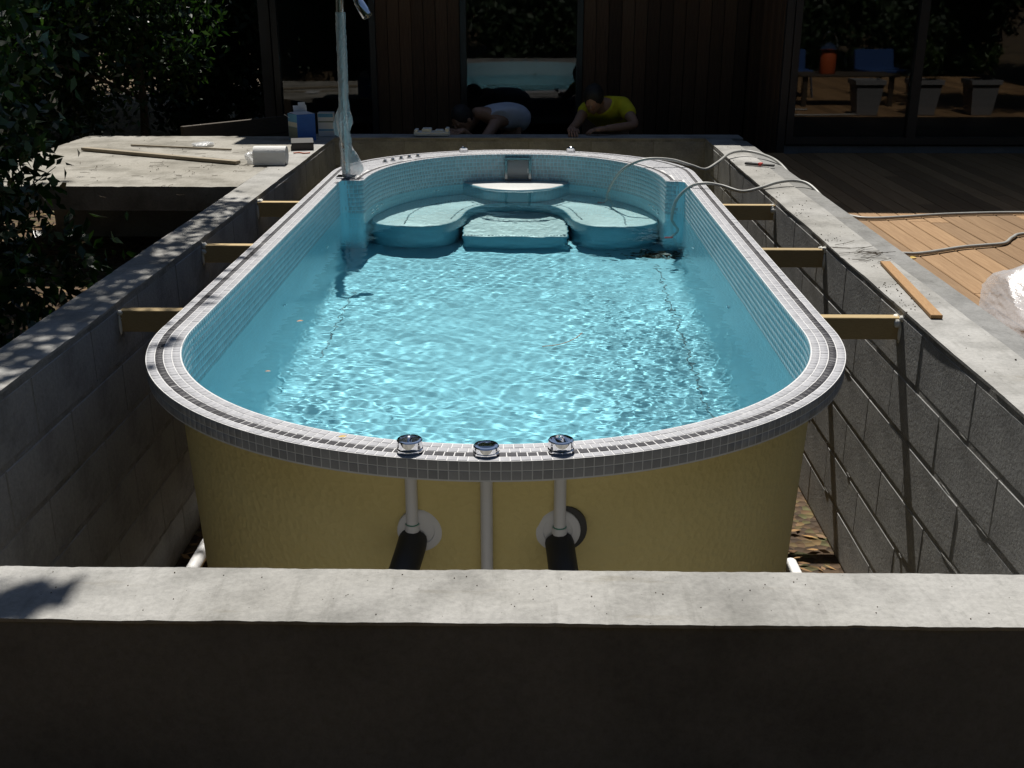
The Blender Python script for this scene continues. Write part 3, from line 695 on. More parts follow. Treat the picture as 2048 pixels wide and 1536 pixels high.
# ------------------------------------------------------------------ deck on the right
deck = tag(empty('deck', (XW1o + 0.012, 1.0, ZD)), kind='structure')
bw, gap = 0.108, 0.005; rgd = random.Random(9); DM = {}
def board_mesh(name, d, mat, bev=0.003):
    k = (name, tuple(round(q, 3) for q in d))
    if k not in DM:
        me = bpy.data.meshes.new(name); q = MB().box((0, 0, 0), d, bev=bev); me.from_pydata([tuple(p) for p in q.v], [], q.f); me.materials.append(M[mat]); DM[k] = me
    return DM[k]
for i in range(44):
    y = -rgd.uniform(0, 2.2)
    while y < 8.05:
        a, b = max(y, 0), min(y + 2.4, 8.05); y += 2.4
        if b - a < 0.15: continue
        o = bpy.data.objects.new('deck_board', board_mesh('deck_board', (bw, round(b - a, 2) - 0.004, 0.024), 'deck'))
        o.location = ((i + 0.5) * (bw + gap), (a + b) / 2, -0.017 + rgd.uniform(-0.0008, 0.0008)); o.rotation_euler = (0, rgd.uniform(-0.004, 0.004), 0); link(o, deck)
for k in range(13):
    o = bpy.data.objects.new('joist', board_mesh('joist', (5.0, 0.05, 0.12), 'darkwood')); o.location = (2.52, 0.3 + k * 0.62, -0.092); link(o, deck)

# ------------------------------------------------------------------ house
FY, RY, RX = 10.65, 9.10, 2.02         # far facade, near right facade, its corner
house = tag(empty('house', (0, FY, ZG)), 'dark house with vertical wooden cladding and black glass doors behind the pool', 'house')
HO = -Vector(house.location)
def hpart(o): o.parent = house; o.location = Vector(o.location) + HO; return o
rgh = random.Random(21)
def clad_x(x0, x1, y, z0, z1):
    n = max(1, round((x1 - x0) / 0.118)); w = (x1 - x0) / n
    for i in range(n):
        o = bpy.data.objects.new('cladding_board', board_mesh('cladding_board', (round(w - 0.006, 4), 0.022, round(z1 - z0, 3)), 'clad'))
        o.location = (x0 + (i + 0.5) * w, y + rgh.uniform(-0.002, 0.002), (z0 + z1) / 2); COL.objects.link(o); hpart(o)
def clad_y(y0, y1, x, z0, z1):
    n = max(1, round((y1 - y0) / 0.118)); w = (y1 - y0) / n
    for i in range(n):
        o = bpy.data.objects.new('cladding_board', board_mesh('cladding_board', (0.022, round(w - 0.006, 4), round(z1 - z0, 3)), 'clad'))
        o.location = (x + rgh.uniform(-0.002, 0.002), y0 + (i + 0.5) * w, (z0 + z1) / 2); COL.objects.link(o); hpart(o)
def glass_door(x0, x1, y, z0, z1, mull=()):
    e = empty('glass_door', ((x0 + x1) / 2, y, z0)); hpart(e); w = x1 - x0; t = 0.055; h = z1 - z0; m = MB()
    m.box((0, 0, t / 2), (w, 0.07, t)); m.box((0, 0, h - t / 2), (w, 0.07, t))
    for s in (-1, 1): m.box((s * (w / 2 - t / 2), 0.0005, h / 2), (t, 0.069, h - 2 * t))
    for q in mull: m.box((q - (x0 + x1) / 2, 0.0005, h / 2), (t * 1.3, 0.069, h - 2 * t))
    m.build('door_frame', 'frame', e)
    xs = [x0 + t] + [v for q in mull for v in (q - t * 0.65, q + t * 0.65)] + [x1 - t]
    for a, b in zip(xs[::2], xs[1::2]):
        V = [(a - (x0 + x1) / 2, 0.01, t), (b - (x0 + x1) / 2, 0.01, t), (b - (x0 + x1) / 2, 0.01, h - t), (a - (x0 + x1) / 2, 0.01, h - t)]
        mesh_obj('pane', V, [(0, 1, 2, 3)], 'pane', e)
    return e
XL = -2.42
glass_door(XL + 0.02, -1.44, FY, ZG + 0.02, 2.5)
clad_x(-1.44, -0.66, FY, ZG, 2.95)
glass_door(-0.655, 0.475, FY, ZG + 0.02, 2.5)
clad_x(0.48, RX - 0.02, FY, ZG, 2.95)
clad_y(RY + 0.05, FY - 0.02, RX, ZG, 2.95)
hpart(MB().box((RX + 0.005, RY + 0.01, 1.2), (0.06, 0.06, 3.5)).build('corner_post', 'frame'))
glass_door(RX + 0.04, 6.8, RY, -0.06, 2.5, mull=(3.06, 4.1, 5.0, 5.9))
hpart(MB().box(((RX + 6.8) / 2, RY + 0.02, -0.31), (6.8 - RX, 0.06, 0.47)).build('plinth', 'render'))
for x0, x1, y in ((XL, -1.44, FY), (-0.655, 0.475, FY)): hpart(MB().box(((x0 + x1) / 2, y, 2.73), (x1 - x0, 0.05, 0.44)).build('lintel', 'clad'))
hpart(MB().box(((RX + 6.8) / 2, RY, 2.73), (6.8 - RX, 0.05, 0.44)).build('lintel', 'clad'))
# dark rooms behind the glass
m = MB()
m.box(((XL + 6.8) / 2, 14.5, 1.2), (6.8 - XL, 0.1, 3.5)); m.box((XL - 0.05, (FY + 14.5) / 2, 1.2), (0.1, 14.5 - FY, 3.5)); m.box((6.85, (RY + 14.5) / 2, 1.2), (0.1, 14.5 - RY, 3.5))
hpart(m.build('room_wall', 'interior'))
hpart(MB().box(((RX + 6.8) / 2, (RY + 14.4) / 2 + 0.06, -0.10), (6.75 - RX, 14.3 - RY, 0.06)).build('room_floor', 'interior'))
hpart(MB().box(((XL + RX) / 2, (FY + 14.4) / 2 + 0.06, -0.06), (RX - XL - 0.05, 14.3 - FY, 0.06)).build('room_floor', 'interior'))
rf = hpart(MB().box(((XL + RX) / 2 - 0.02, 12.5, 3.11), (RX - XL + 0.02, 4.25, 0.16)).build('roof', 'roof'))
hpart(MB().box(((1.60 + 7.0) / 2, 11.46, 3.12), (7.0 - 1.60, 6.08, 0.17)).build('roof', 'roof'))

# low dark timber edging left of the house
lw = tag(empty('low_wall', (-2.4, 9.85, ZG)), 'low dark timber wall behind the blue box, running back to the house', 'wall')
q = math.atan2(10.45 - 9.3, -1.95 + 2.9)
for k in range(4):
    o = bpy.data.objects.new('plank', board_mesh('plank', (1.55, 0.04, 0.145), 'darkwood')); o.location = (0, 0, 0.078 + k * 0.15); o.rotation_euler = (0, 0, q); link(o, lw)

# ------------------------------------------------------------------ slab on the left
slab = tag(empty('concrete_slab', (-2.6, 7.8, ZG)), 'sunlit concrete landing slab left of the pool strewn with offcuts', 'slab')
child_slab(slab, 'slab_top', -3.6, XW0o - 0.006, 6.645, 9.05, -0.15, -0.002, 'slab', seed=12, amp=0.005, chips=0.05)
child_slab(slab, 'support', -3.4, XW0o - 0.1, 7.75, 8.9, ZG - 0.02, -0.149, 'block', seed=13, amp=0.002)

# ------------------------------------------------------------------ timber spacers between pool and walls
def spacer(x0, x1, y, label):
    e = tag(empty('timber_spacer', ((x0 + x1) / 2, y, -0.12)), label, 'timber', 'timber spacers bracing the pool'); L = x1 - x0
    o = bpy.data.objects.new('beam', board_mesh('beam', (round(L, 3), 0.045, 0.085), 'timber', 0.002)); o.location = (0, 0, 0.045); link(o, e)
    s = -1 if x0 < 0 else 1
    b = MB()
    for k in range(4): b.blob((s * (L / 2 - 0.008) + random.uniform(-.008, .008), random.uniform(-.03, .03), 0.085 + random.uniform(-.03, .006)), random.uniform(0.010, 0.017), 8, 6, 0.2, k)
    b.blob((s * (L / 2 - 0.002), -0.026, 0.03), (0.007, 0.008, 0.04), 8, 6, 0.2, 9)
    b.build('foam_blob', 'foamblob', e, True)
for (y, w) in ((4.055, 'nearest the camera'), (5.19, 'in the middle'), (6.32, 'farthest from the camera')):
    spacer(XW0, AX - HW + 0.03, y, 'pale timber spacer left of the pool, ' + w)
    spacer(AX + HW - 0.03, XW1, y - 0.05, 'pale timber spacer right of the pool, ' + w)

# ------------------------------------------------------------------ hoses
def hose(label, pts, r=0.0092):
    o = MB().tube(spline(pts, 10), r, 12).build('hose', 'hose', None, True); tag(o, label, 'hose', 'grey hoses draining the pool'); return o
hA = hose('grey hose from the back seat of the pool over the wall beside the black knife',
     [(0.50, 7.66, -0.585), (0.53, 7.64, -0.5), (0.535, 7.66, -0.30), (0.545, 7.62, -0.18), (0.61, 7.48, -0.035), (0.70, 7.45, 0.03), (0.80, 7.45, 0.055), (0.95, 7.47, 0.045), (1.08, 7.44, 0.012),
      (1.17, 7.44, -0.012), (1.28, 7.60, 0.012), (1.40, 7.85, 0.035), (1.53, 7.97, 0.035), (1.64, 7.86, 0.025), (1.70, 7.62, 0.005), (1.75, 7.3, -0.07), (1.77, 6.9, -0.112), (1.80, 6.55, -0.1125), (1.86, 6.35, -0.1125), (1.95, 6.29, -0.1125), (2.14, 6.33, -0.1125), (2.45, 6.42, -0.1125), (2.90, 6.47, -0.1125), (3.4, 6.40, -0.1125)])
hB = hose('grey hose from the water below the right pillar over the right wall',
     [(0.845, 6.60, -0.62), (0.90, 6.66, -0.5), (0.885, 6.68, -0.36), (0.865, 6.68, -0.2), (0.885, 6.66, -0.08), (0.96, 6.64, 0.005), (1.04, 6.62, 0.03), (1.14, 6.60, 0.02), (1.25, 6.54, -0.004),
      (1.36, 6.58, 0.008), (1.48, 6.66, 0.028), (1.60, 6.72, 0.03), (1.68, 6.66, 0.015), (1.735, 6.45, -0.05), (1.76, 6.1, -0.112), (1.77, 5.7, -0.1125), (1.80, 5.45, -0.1125), (1.88, 5.395, -0.1125), (1.98, 5.42, -0.1125), (2.19, 5.54, -0.1125), (2.31, 5.585, -0.1125), (2.45, 5.64, -0.1125), (2.55, 5.78, -0.1125), (2.66, 5.88, -0.1125), (3.0, 5.93, -0.1125)])
for h, p in ((hA, (0.50, 7.66, -0.585)), (hB, (0.845, 6.60, -0.62))):
    f = MB().tube([Vector(p) + Vector((-0.03, 0.0, 0.004)), Vector(p) + Vector((0.02, -0.005, 0.004))], 0.014, 12).build('red_fitting', 'red', h, True); f.cycles.is_caustics_receiver = True; h.cycles.is_caustics_receiver = True

# ------------------------------------------------------------------ things on the right wall
c = tag(empty('utility_knife', (1.535, 7.49, 0.003), R(-32)), 'small black knife with a red slider on the right wall', 'knife')
m = MB()
m.box((-0.045, 0, 0.011), (0.10, 0.028, 0.018), bev=0.004); m.box((0.065, 0.004, 0.010), (0.085, 0.022, 0.014), Matrix.Rotation(R(6), 3, 'Z'), 0.003); m.build('handle', 'black', c)
MB().box((0.012, 0.001, 0.012), (0.026, 0.03, 0.021), bev=0.003).build('slider', 'red', c)
MB().box((-0.02, -0.004, 0.0205), (0.05, 0.01, 0.003)).build('grip_inlay', 'pvc', c)
st = board_mesh('wood_strip', (0.042, 0.84, 0.014), 'stick', 0.0015)
o = bpy.data.objects.new('wood_strip', st); o.location = (1.507, 4.274, 0.0095); o.rotation_euler = (0, 0, math.atan2(-(1.539 - 1.474), 4.688 - 3.86)); link(o)
tag(o, 'narrow orange-brown wood strip lying on the right wall', 'wood strip')
def twig_pile(name, label, cx, cy, sx, sy, n, seed, mat='bark', z=0.004, ln=(0.06, 0.16), ang=None):
    rg = random.Random(seed); m = MB()
    for _ in range(n):
        x, y = cx + rg.gauss(0, sx), cy + rg.gauss(0, sy); a = (ang if ang is not None else rg.uniform(0, math.pi)) + rg.gauss(0, 0.35); L = rg.uniform(*ln); d = Vector((math.cos(a), math.sin(a), 0))
        p = Vector((x, y, z + rg.uniform(0, 0.006))); b = Vector((-d.y, d.x, 0)) * rg.uniform(-0.02, 0.02)
        m.tube([p - d * L / 2, p + b, p + d * L / 2], 0.0012, 4)
    return tag(m.build(name, mat), label, 'twigs', kind='stuff')
twig_pile('pine_needles', 'dry pine needles and twigs on the right wall', 1.51, 4.84, 0.04, 0.13, 18, 4, 'bark', ang=0.25)
MB_ = MB(); rg = random.Random(44)
for _ in range(360):
    t = rg.random()
    if t < 0.45: x, y = rg.uniform(XW1 + 0.01, XW1 + 0.19), 2.1 + 6.4 * rg.random() ** 1.2
    elif t < 0.75: x, y = rg.uniform(-3.3, -1.65), rg.uniform(6.75, 8.9)
    else: x, y = rg.uniform(-1.3, 1.3), rg.uniform(YF0 + 0.02, YF1 - 0.02)
    if rg.random() < 0.35 and t < 0.75:
        cx, cy = (1.44, rg.choice([4.05, 4.3, 5.2, 5.9])) if t < 0.45 else (rg.choice([-2.9, -2.2, -1.95]), rg.choice([7.2, 8.3, 7.4])); x, y = cx + rg.gauss(0, 0.03), cy + rg.gauss(0, 0.05)
    s = rg.uniform(0.001, 0.0036) * (0.45 if t >= 0.75 else 1)
    MB_.blob((x, y, s * 0.5), (s, s * rg.uniform(0.8, 1.8), s * 0.7), 5, 4, 0.3, rg.randint(0, 99))
tag(MB_.build('grit', 'bark'), 'dark crumbs of soil and grit scattered on the concrete tops', 'grit', kind='stuff')
def leaf_obj(name, label, loc, L, W, rz, mat, tilt=0.2, cat='leaf', group=None):
    V = []; F = []; n = 7
    for k in range(n + 1):
        t = k / n; w = W * math.sin(math.pi * t) ** 0.8; V += [(L * (t - 0.5), -w / 2, 0.12 * w + 0.05 * L * math.sin(3 * t)), (L * (t - 0.5), 0, 0.05 * L * math.sin(3 * t)), (L * (t - 0.5), w / 2, 0.12 * w + 0.05 * L * math.sin(3 * t))]
    for k in range(n):
        for j in range(2): F.append((k * 3 + j, k * 3 + 3 + j, k * 3 + 4 + j, k * 3 + 1 + j))
    o = mesh_obj(name, V, F, mat); o.location = loc; o.rotation_euler = (tilt, 0, rz); return tag(o, label, cat, group)
M['leaf_yellow'] = flat('dry_yellow_leaf', (0.55, 0.38, 0.08), 0.6, var=0.2); M['leaf_brown'] = flat('brown_leaf', (0.35, 0.15, 0.05), 0.6, var=0.2)
leaf_obj('fallen_leaf', 'small dry yellow leaf on the front rim left of the knobs', (-0.497, 2.705, 0.004), 0.024, 0.009, 0.2, 'leaf_yellow')
leaf_obj('floating_leaf', 'small brown leaf floating near the left pool wall, farther one', (-0.97, 4.446, WZ + 0.006), 0.03, 0.012, 0.4, 'leaf_brown', group='leaves floating in the pool')
leaf_obj('floating_leaf', 'small brown leaf floating near the left pool wall, nearer one', (-0.96, 3.80, WZ + 0.006), 0.022, 0.008, 0.1, 'leaf_brown', group='leaves floating in the pool')
leaf_obj('fallen_leaf', 'pale yellow leaf on the deck beside the nearer hose', (1.885, 5.34, ZD - 0.001), 0.05, 0.022, 0.5, 'leaf_yellow')
o = MB().tube(spline([(0.05, 4.12, WZ + 0.004), (0.12, 4.14, WZ + 0.007), (0.18, 4.22, WZ + 0.005), (0.215, 4.30, WZ + 0.006)], 5), 0.0016, 5).build('floating_twig', 'leaf_brown'); tag(o, 'thin reddish twig floating in the middle of the pool', 'twig')
# clump of dark wet leaves on the pool floor by the step
V = []; F = []; rg = random.Random(2)
for _ in range(170):
    x, y, z = 0.80 + rg.gauss(0, 0.085), 6.74 + rg.gauss(0, 0.04), -1.145 + abs(rg.gauss(0, 0.02)); a = rg.uniform(0, 6.28); L, W = rg.uniform(0.03, 0.06), rg.uniform(0.012, 0.025); d = Vector((math.cos(a), math.sin(a), rg.uniform(-.3, .3))); b = Vector((-d.y, d.x, rg.uniform(-.4, .4)))
    p = Vector((x, y, z)); o0 = len(V); V += [p - d * L / 2, p + b * W / 2, p + d * L / 2, p - b * W / 2]; F.append((o0, o0 + 1, o0 + 2, o0 + 3))
M['leaf_wet'] = flat('wet_dark_leaves', (0.035, 0.03, 0.02), 0.4, var=0.3)
o = mesh_obj('sunken_leaves', V, F, 'leaf_wet'); tag(o, 'dark clump of sunken leaves on the pool floor at the right', 'leaves', kind='stuff'); o.cycles.is_caustics_receiver = True

V = []; F = []; rg = random.Random(17)
for _ in range(420):
    sd = rg.random() < 0.6; x = rg.uniform(1.06, 1.38) if sd else rg.uniform(-1.56, -1.28); y = rg.uniform(2.6, 8.3); z = ZP + rg.uniform(0.004, 0.03); a = rg.uniform(0, 6.28); L, W = rg.uniform(0.03, 0.09), rg.uniform(0.008, 0.035)
    d = Vector((math.cos(a), math.sin(a), rg.uniform(-.25, .25))); b = Vector((-d.y, d.x, rg.uniform(-.3, .3))); p = Vector((x, y, z)); o0 = len(V); V += [p - d * L / 2, p + b * W / 2, p + d * L / 2, p - b * W / 2]; F.append((o0, o0 + 1, o0 + 2, o0 + 3))
tag(mesh_obj('leaf_litter', V, F, leaf_mat('litter_leaf', (0.10, 0.045, 0.015), (0.42, 0.24, 0.08), 0.1, 0.7)), 'brown and orange leaf litter on the floor of the trench', 'leaves', kind='stuff')
# translucent plastic bag on the deck
def crumple(name, c, r, mat, seed, nu=28, nv=18, jit=0.10, flatz=0.0):
    rg = np.random.default_rng(seed); V = []; F = []
    dirs = rg.normal(size=(26, 3)); dirs /= np.linalg.norm(dirs, axis=1)[:, None]; am = rg.uniform(-jit, jit, 26)
    for i in range(nv + 1):
        for k in range(nu):
            a = math.pi * i / nv; b = 2 * math.pi * k / nu; d = np.array([math.sin(a) * math.cos(b), math.sin(a) * math.sin(b), math.cos(a)])
            s = 1 + float((am * np.abs(dirs @ d) ** 6 * 3).sum()) + rg.normal(0, jit * 0.12)
            V.append((c[0] + r[0] * d[0] * s, c[1] + r[1] * d[1] * s, max(flatz, c[2] + r[2] * d[2] * s)))
    for i in range(nv):
        for k in range(nu): F.append((i * nu + k, i * nu + (k + 1) % nu, (i + 1) * nu + (k + 1) % nu, (i + 1) * nu + k))
    return mesh_obj(name, V, F, mat)
def build_bag():
    rg = np.random.default_rng(15); nu, nv = 90, 46; V = []; F = []; c = (2.13, 4.30, ZD - 0.004)
    pl = rg.normal(size=(22, 3)); pl[:, 2] = np.abs(pl[:, 2]) * 0.7 + 0.1; pl /= np.linalg.norm(pl, axis=1)[:, None]; pd = rg.uniform(0.70, 1.0, 22)
    fd = rg.normal(size=(9, 3)) * 9; fp = rg.uniform(0, 6.28, 9)
    for i in range(nv + 1):
        for k in range(nu):
            a = math.pi / 2 * i / nv; b = 2 * math.pi * k / nu; d = np.array([math.sin(a) * math.cos(b), math.sin(a) * math.sin(b), math.cos(a)])
            q = pl @ d; s_ = min([1.0] + [pd[j] / q[j] for j in range(22) if q[j] > 0.25])            # flat slack facets with creases between
            s_ += 0.012 * float(np.abs(np.sin(fd @ d + fp)).sum() - 5) * 0.35
            V.append((c[0] + 0.33 * d[0] * s_, c[1] + 0.56 * d[1] * s_, c[2] + 0.205 * d[2] * s_ * (1 + 0.2 * math.sin(3 * b)) ))
    for i in range(nv):
        for k in range(nu): F.append((i * nu + k, (i + 1) * nu + k, (i + 1) * nu + (k + 1) % nu, i * nu + (k + 1) % nu))
    return mesh_obj('plastic_bag', V, F, 'bag', None, True)
tag(sharp_smooth(build_bag(), 25), 'white translucent plastic bag on the deck at the right edge', 'plastic bag')

# ------------------------------------------------------------------ things on the slab
def open_box(name, label, loc, rz, w, d, h, mats, flaps=True):
    e = tag(empty(name, loc, rz), label, 'box', 'cartons on the concrete slab'); t = 0.004
    MB().box((0, -d / 2, h / 2), (w, t, h)).build('front_panel', mats[0], e); MB().box((0, d / 2, h / 2), (w, t, h)).build('back_panel', mats[0], e)
    MB().box((-w / 2 + t / 2, 0, h / 2), (t, d - t, h)).build('side_panel', mats[1], e); MB().box((w / 2 - t / 2, 0, h / 2), (t, d - t, h)).build('side_panel', mats[1], e)
    MB().box((0, 0, 0.004), (w - 2 * t, d - t, 0.004)).build('bottom_panel', 'carton', e)
    return e
bx = open_box('blue_carton', 'tall open blue carton with white flaps standing on the slab', (-1.80, 8.80, 0.001), R(38), 0.155, 0.155, 0.205, ('blue', 'blue_light'))
for z, mt, hh in ((0.125, 'cream', 0.035), (0.06, 'olive', 0.09)):
    MB().box((-0.0783, 0, z), (0.0012, 0.150, hh)).build('printed_band', mt, bx)
MB().box((0.03, 0.075, 0.232), (0.115, 0.003, 0.055), Matrix.Rotation(R(-8), 3, 'X')).build('flap', 'carton', bx)
MB().box((0.045, 0.073, 0.262), (0.06, 0.003, 0.04), Matrix.Rotation(R(-8), 3, 'X')).build('flap', 'carton', bx)
MB().box((0.0, -0.01, 0.2085), (0.15, 0.135, 0.002), Matrix.Rotation(R(3), 3, 'X')).build('flap', 'carton', bx)
MB().box((-0.115, 0.02, 0.19), (0.05, 0.01, 0.002), Matrix.Rotation(R(35), 3, 'Y')).build('strap', 'carton', bx)
b2 = open_box('white_carton', 'white and pale blue carton in shade right behind the blue one', (-1.655, 9.08, 0.001), R(4), 0.125, 0.10, 0.185, ('carton', 'carton'))
for z, mt, hh in ((0.165, 'blue_light', 0.03), (0.115, 'olive', 0.012), (0.05, 'blue_light', 0.014)):
    MB().box((0, -0.0515, z), (0.12, 0.0012, hh)).build('printed_band', mt, b2)
# paper roll
pr_ = tag(empty('paper_roll', (-1.765, 7.53, 0.062), R(1)), 'thick white paper roll lying on the slab edge', 'paper roll')
rx = Matrix.Rotation(R(90), 3, 'Y')
sharp_smooth(MB().lathe([(0.022, -0.108), (0.060, -0.11), (0.061, -0.10), (0.0605, 0.10), (0.060, 0.11), (0.022, 0.108)], 32, (0, 0, 0), rx).build('roll', 'paper', pr_))
V = [(-0.108 + 0.216 * i / 6, -0.0618 - 0.002 * j - 0.002 * random.random() * (j > 2), 0.025 - 0.0165 * j) for j in range(6) for i in range(7)]
mesh_obj('loose_sheet', V, [(j * 7 + i, j * 7 + i + 1, j * 7 + 8 + i, j * 7 + 7 + i) for j in range(5) for i in range(6)], 'paper', pr_)
tag(crumple('plastic_scrap', (-1.905, 7.58, 0.028), (0.035, 0.05, 0.03), 'film', 8, 16, 10, 0.2, 0.002), 'crumpled clear plastic scrap at the left end of the paper roll', 'plastic', 'clear plastic scraps')
tag(crumple('plastic_scrap', (-2.49, 8.45, 0.014), (0.075, 0.05, 0.016), 'film', 9, 18, 10, 0.25, 0.002), 'flat glinting clear plastic scrap on the slab behind the battens', 'plastic', 'clear plastic scraps')
tr = tag(empty('tool_tray', (-1.715, 8.36, 0.001), R(12)), 'low black tray behind the paper roll', 'tray')
m = MB(); m.box((0, 0, 0.005), (0.16, 0.30, 0.008)); m.box((-0.078, 0, 0.027), (0.006, 0.30, 0.038)); m.box((0.078, 0, 0.0272), (0.006, 0.30, 0.0384)); m.box((0, -0.147, 0.0271), (0.15, 0.006, 0.0382)); m.box((0, 0.147, 0.0271), (0.15, 0.006, 0.0382)); m.build('tray_body', 'black', tr)
MB().box((0, -0.01, 0.052), (0.166, 0.28, 0.006), bev=0.002).build('lid', 'black', tr)
o = MB().tube(spline([(-1.715, 8.03, 0.006), (-1.68, 8.045, 0.008), (-1.64, 8.03, 0.005), (-1.60, 8.05, 0.006)], 5), 0.005, 8).build('orange_cord', 'orange', None, True); tag(o, 'short orange cord end on the slab edge by the black tray', 'cord')
for nm, lb, a, b, w, t in (('batten', 'long grey-brown batten lying across the slab, the nearer one', (-3.30, 8.18), (-1.99, 7.52), 0.05, 0.022), ('batten', 'thin short batten lying on the slab, the farther one', (-3.03, 8.42), (-2.21, 8.19), 0.018, 0.012)):
    L = math.hypot(b[0] - a[0], b[1] - a[1]); o = bpy.data.objects.new('batten', board_mesh('batten', (round(L, 3), w, t), 'batten', 0.001)); o.location = ((a[0] + b[0]) / 2, (a[1] + b[1]) / 2, t / 2 + 0.002); o.rotation_euler = (0, 0, math.atan2(b[1] - a[1], b[0] - a[0])); link(o); tag(o, lb, 'batten', 'battens on the slab')
twig_pile('pine_needles', 'thin twigs and needles strewn on the concrete slab', -2.35, 7.35, 0.35, 0.4, 40, 6, 'bark', 0.003, (0.03, 0.10))
# moulded white packing piece on the back wall
e = tag(empty('packing_piece', (-0.80, 9.07, 0.003)), 'white moulded polystyrene packing piece with notches on the back wall', 'packing')
m = MB().box((0, 0, 0.018), (0.285, 0.11, 0.034), bev=0.006); m.build('tray', 'styro', e)
m = MB(); m.box((-0.04, 0, 0.048), (0.075, 0.09, 0.026), bev=0.006); m.box((0.06, 0, 0.042), (0.07, 0.09, 0.014), bev=0.006); m.box((0.125, 0, 0.05), (0.03, 0.10, 0.03), bev=0.006); m.box((-0.125, 0, 0.044), (0.03, 0.10, 0.02), bev=0.006); m.build('lug', 'styro', e)

# ------------------------------------------------------------------ outdoor shower on the rim
sh = tag(empty('shower_column', (-1.165, 6.985, 0.0)), 'chrome shower column with swan neck, wrapped in clear plastic, on the rim', 'shower')
m = MB().box((0.0, 0, 0.006), (0.12, 0.09, 0.010), bev=0.002); sharp_smooth(m.build('base_plate', 'chrome', sh))
pts = [(0.0, 0, 0.01), (0.002, 0, 0.3), (0.008, 0, 0.7), (0.012, 0, 1.02), (0.018, 0, 1.10), (0.045, 0, 1.145), (0.085, -0.005, 1.135), (0.112, -0.01, 1.085), (0.128, -0.012, 1.045)]
MB().tube(spline(pts, 8), 0.026, 20).build('column', 'steel', sh, True)
dn = Vector((0.075, -0.035, -0.11)).normalized(); p0 = Vector((0.118, -0.011, 1.065)); rot = dn.to_track_quat('Z', 'Y').to_matrix()
sharp_smooth(MB().lathe([(0.020, 0), (0.030, 0.012), (0.033, 0.02), (0.033, 0.115), (0.031, 0.12), (0.012, 0.1195)], 20, p0, rot).build('shower_head', 'chrome', sh))
hd = MB()
for k in range(6):
    a = k * math.pi / 3; hd.lathe([(0.0055, 0.119), (0.0055, 0.1225)], 8, p0 + rot @ Vector((0.02 * math.cos(a), 0.02 * math.sin(a), 0)), rot)
hd.build('nozzle', 'black', sh)
def wrap():
    rg = np.random.default_rng(3); V = []; F = []; nz, na = 86, 30
    for i in range(nz + 1):
        z = 0.012 + 0.98 * i / nz
        for k in range(na):
            a = 2 * math.pi * k / na; u = z / 1.0; r = 0.0305
            r += max(0, math.cos(a)) ** 1.5 * 0.075 * math.exp(-((z - 0.07) / 0.10) ** 2)
            r += 0.018 * math.exp(-((z - 0.36) / 0.05) ** 2) * abs(math.cos(a)) ** 2 + 0.012 * (math.cos(a) < -0.5) * math.exp(-((z - 0.33) / 0.09) ** 2)
            r += (0.006 * math.exp(-(z / 0.42) ** 4) + 0.0012) * math.sin(a * 3 + z * 40) * math.sin(z * 23) + rg.normal(0, 0.0012)
            V.append((0.001 + 0.012 * z + r * math.cos(a), (0.0295 + (r - 0.0305) * 0.75) * math.sin(a), z + rg.normal(0, 0.001)))
    for i in range(nz):
        for k in range(na): F.append((i * na + k, i * na + (k + 1) % na, (i + 1) * na + (k + 1) % na, (i + 1) * na + k))
    return mesh_obj('plastic_wrap', V, F, 'film', sh)
wrap()
V = [(-0.022, -0.01, 0.36), (-0.065, -0.02, 0.33), (-0.05, -0.012, 0.385), (-0.03, -0.015, 0.43), (-0.058, -0.02, 0.27), (-0.028, -0.012, 0.25)]
mesh_obj('wrap_edge', V, [(0, 1, 2), (0, 2, 3), (0, 4, 1), (0, 5, 4)], 'film', sh)

# ------------------------------------------------------------------ the two workers
def skin_mesh(J, E, root, sub=2):
    names = list(J); me = bpy.data.meshes.new('tmp'); me.from_pydata([J[k][:3] for k in names], [(names.index(a), names.index(b)) for a, b in E], [])
    o = bpy.data.objects.new('tmp', me); COL.objects.link(o); o.modifiers.new('s', 'SKIN').use_smooth_shade = True
    for i, k in enumerate(names):
        r = J[k][3:]; sv = me.skin_vertices[0].data[i]; sv.radius = (r[0], r[1] if len(r) > 1 else r[0]); sv.use_root = (k == root)
    q = o.modifiers.new('b', 'SUBSURF'); q.levels = sub; q.render_levels = sub
    dg = bpy.context.evaluated_depsgraph_get(); ev = o.evaluated_get(dg); em = ev.to_mesh()
    V = [tuple(v.co) for v in em.vertices]; F = [tuple(p.vertices) for p in em.polygons]; ev.to_mesh_clear(); bpy.data.objects.remove(o); return V, F
def hand(m, wrist, d, up, s=1.0, thumb=1):
    """palm with five curled fingers, added to the body's own mesh"""
    d = Vector(d).normalized(); up = (Vector(up) - d * Vector(up).dot(d)).normalized(); sd = d.cross(up) * thumb; w = Vector(wrist)
    for k in range(3):
        m.tube([w - d * 0.01, w + d * 0.04 * s + sd * (0.022 - 0.022 * k) * s, w + d * 0.085 * s + sd * (0.026 - 0.026 * k) * s], [0.022 * s, 0.019 * s, 0.013 * s], 8)
    for k, L in enumerate((0.068, 0.078, 0.072, 0.055)):
        b = w + d * 0.08 * s + sd * (0.032 - 0.021 * k) * s
        m.tube([b, b + d * L * 0.45 * s - up * 0.004, b + d * L * 0.8 * s - up * 0.016 * s, b + d * L * 0.95 * s - up * 0.032 * s], [0.0092 * s, 0.0088 * s, 0.008 * s, 0.006 * s], 7)
    b = w + d * 0.025 * s + sd * 0.026 * s
    m.tube([b, b + (d * 0.6 + sd * 0.8) * 0.03 * s, b + (d * 0.95 + sd * 0.45) * 0.06 * s - up * 0.012], [0.013 * s, 0.0105 * s, 0.0075 * s], 7)
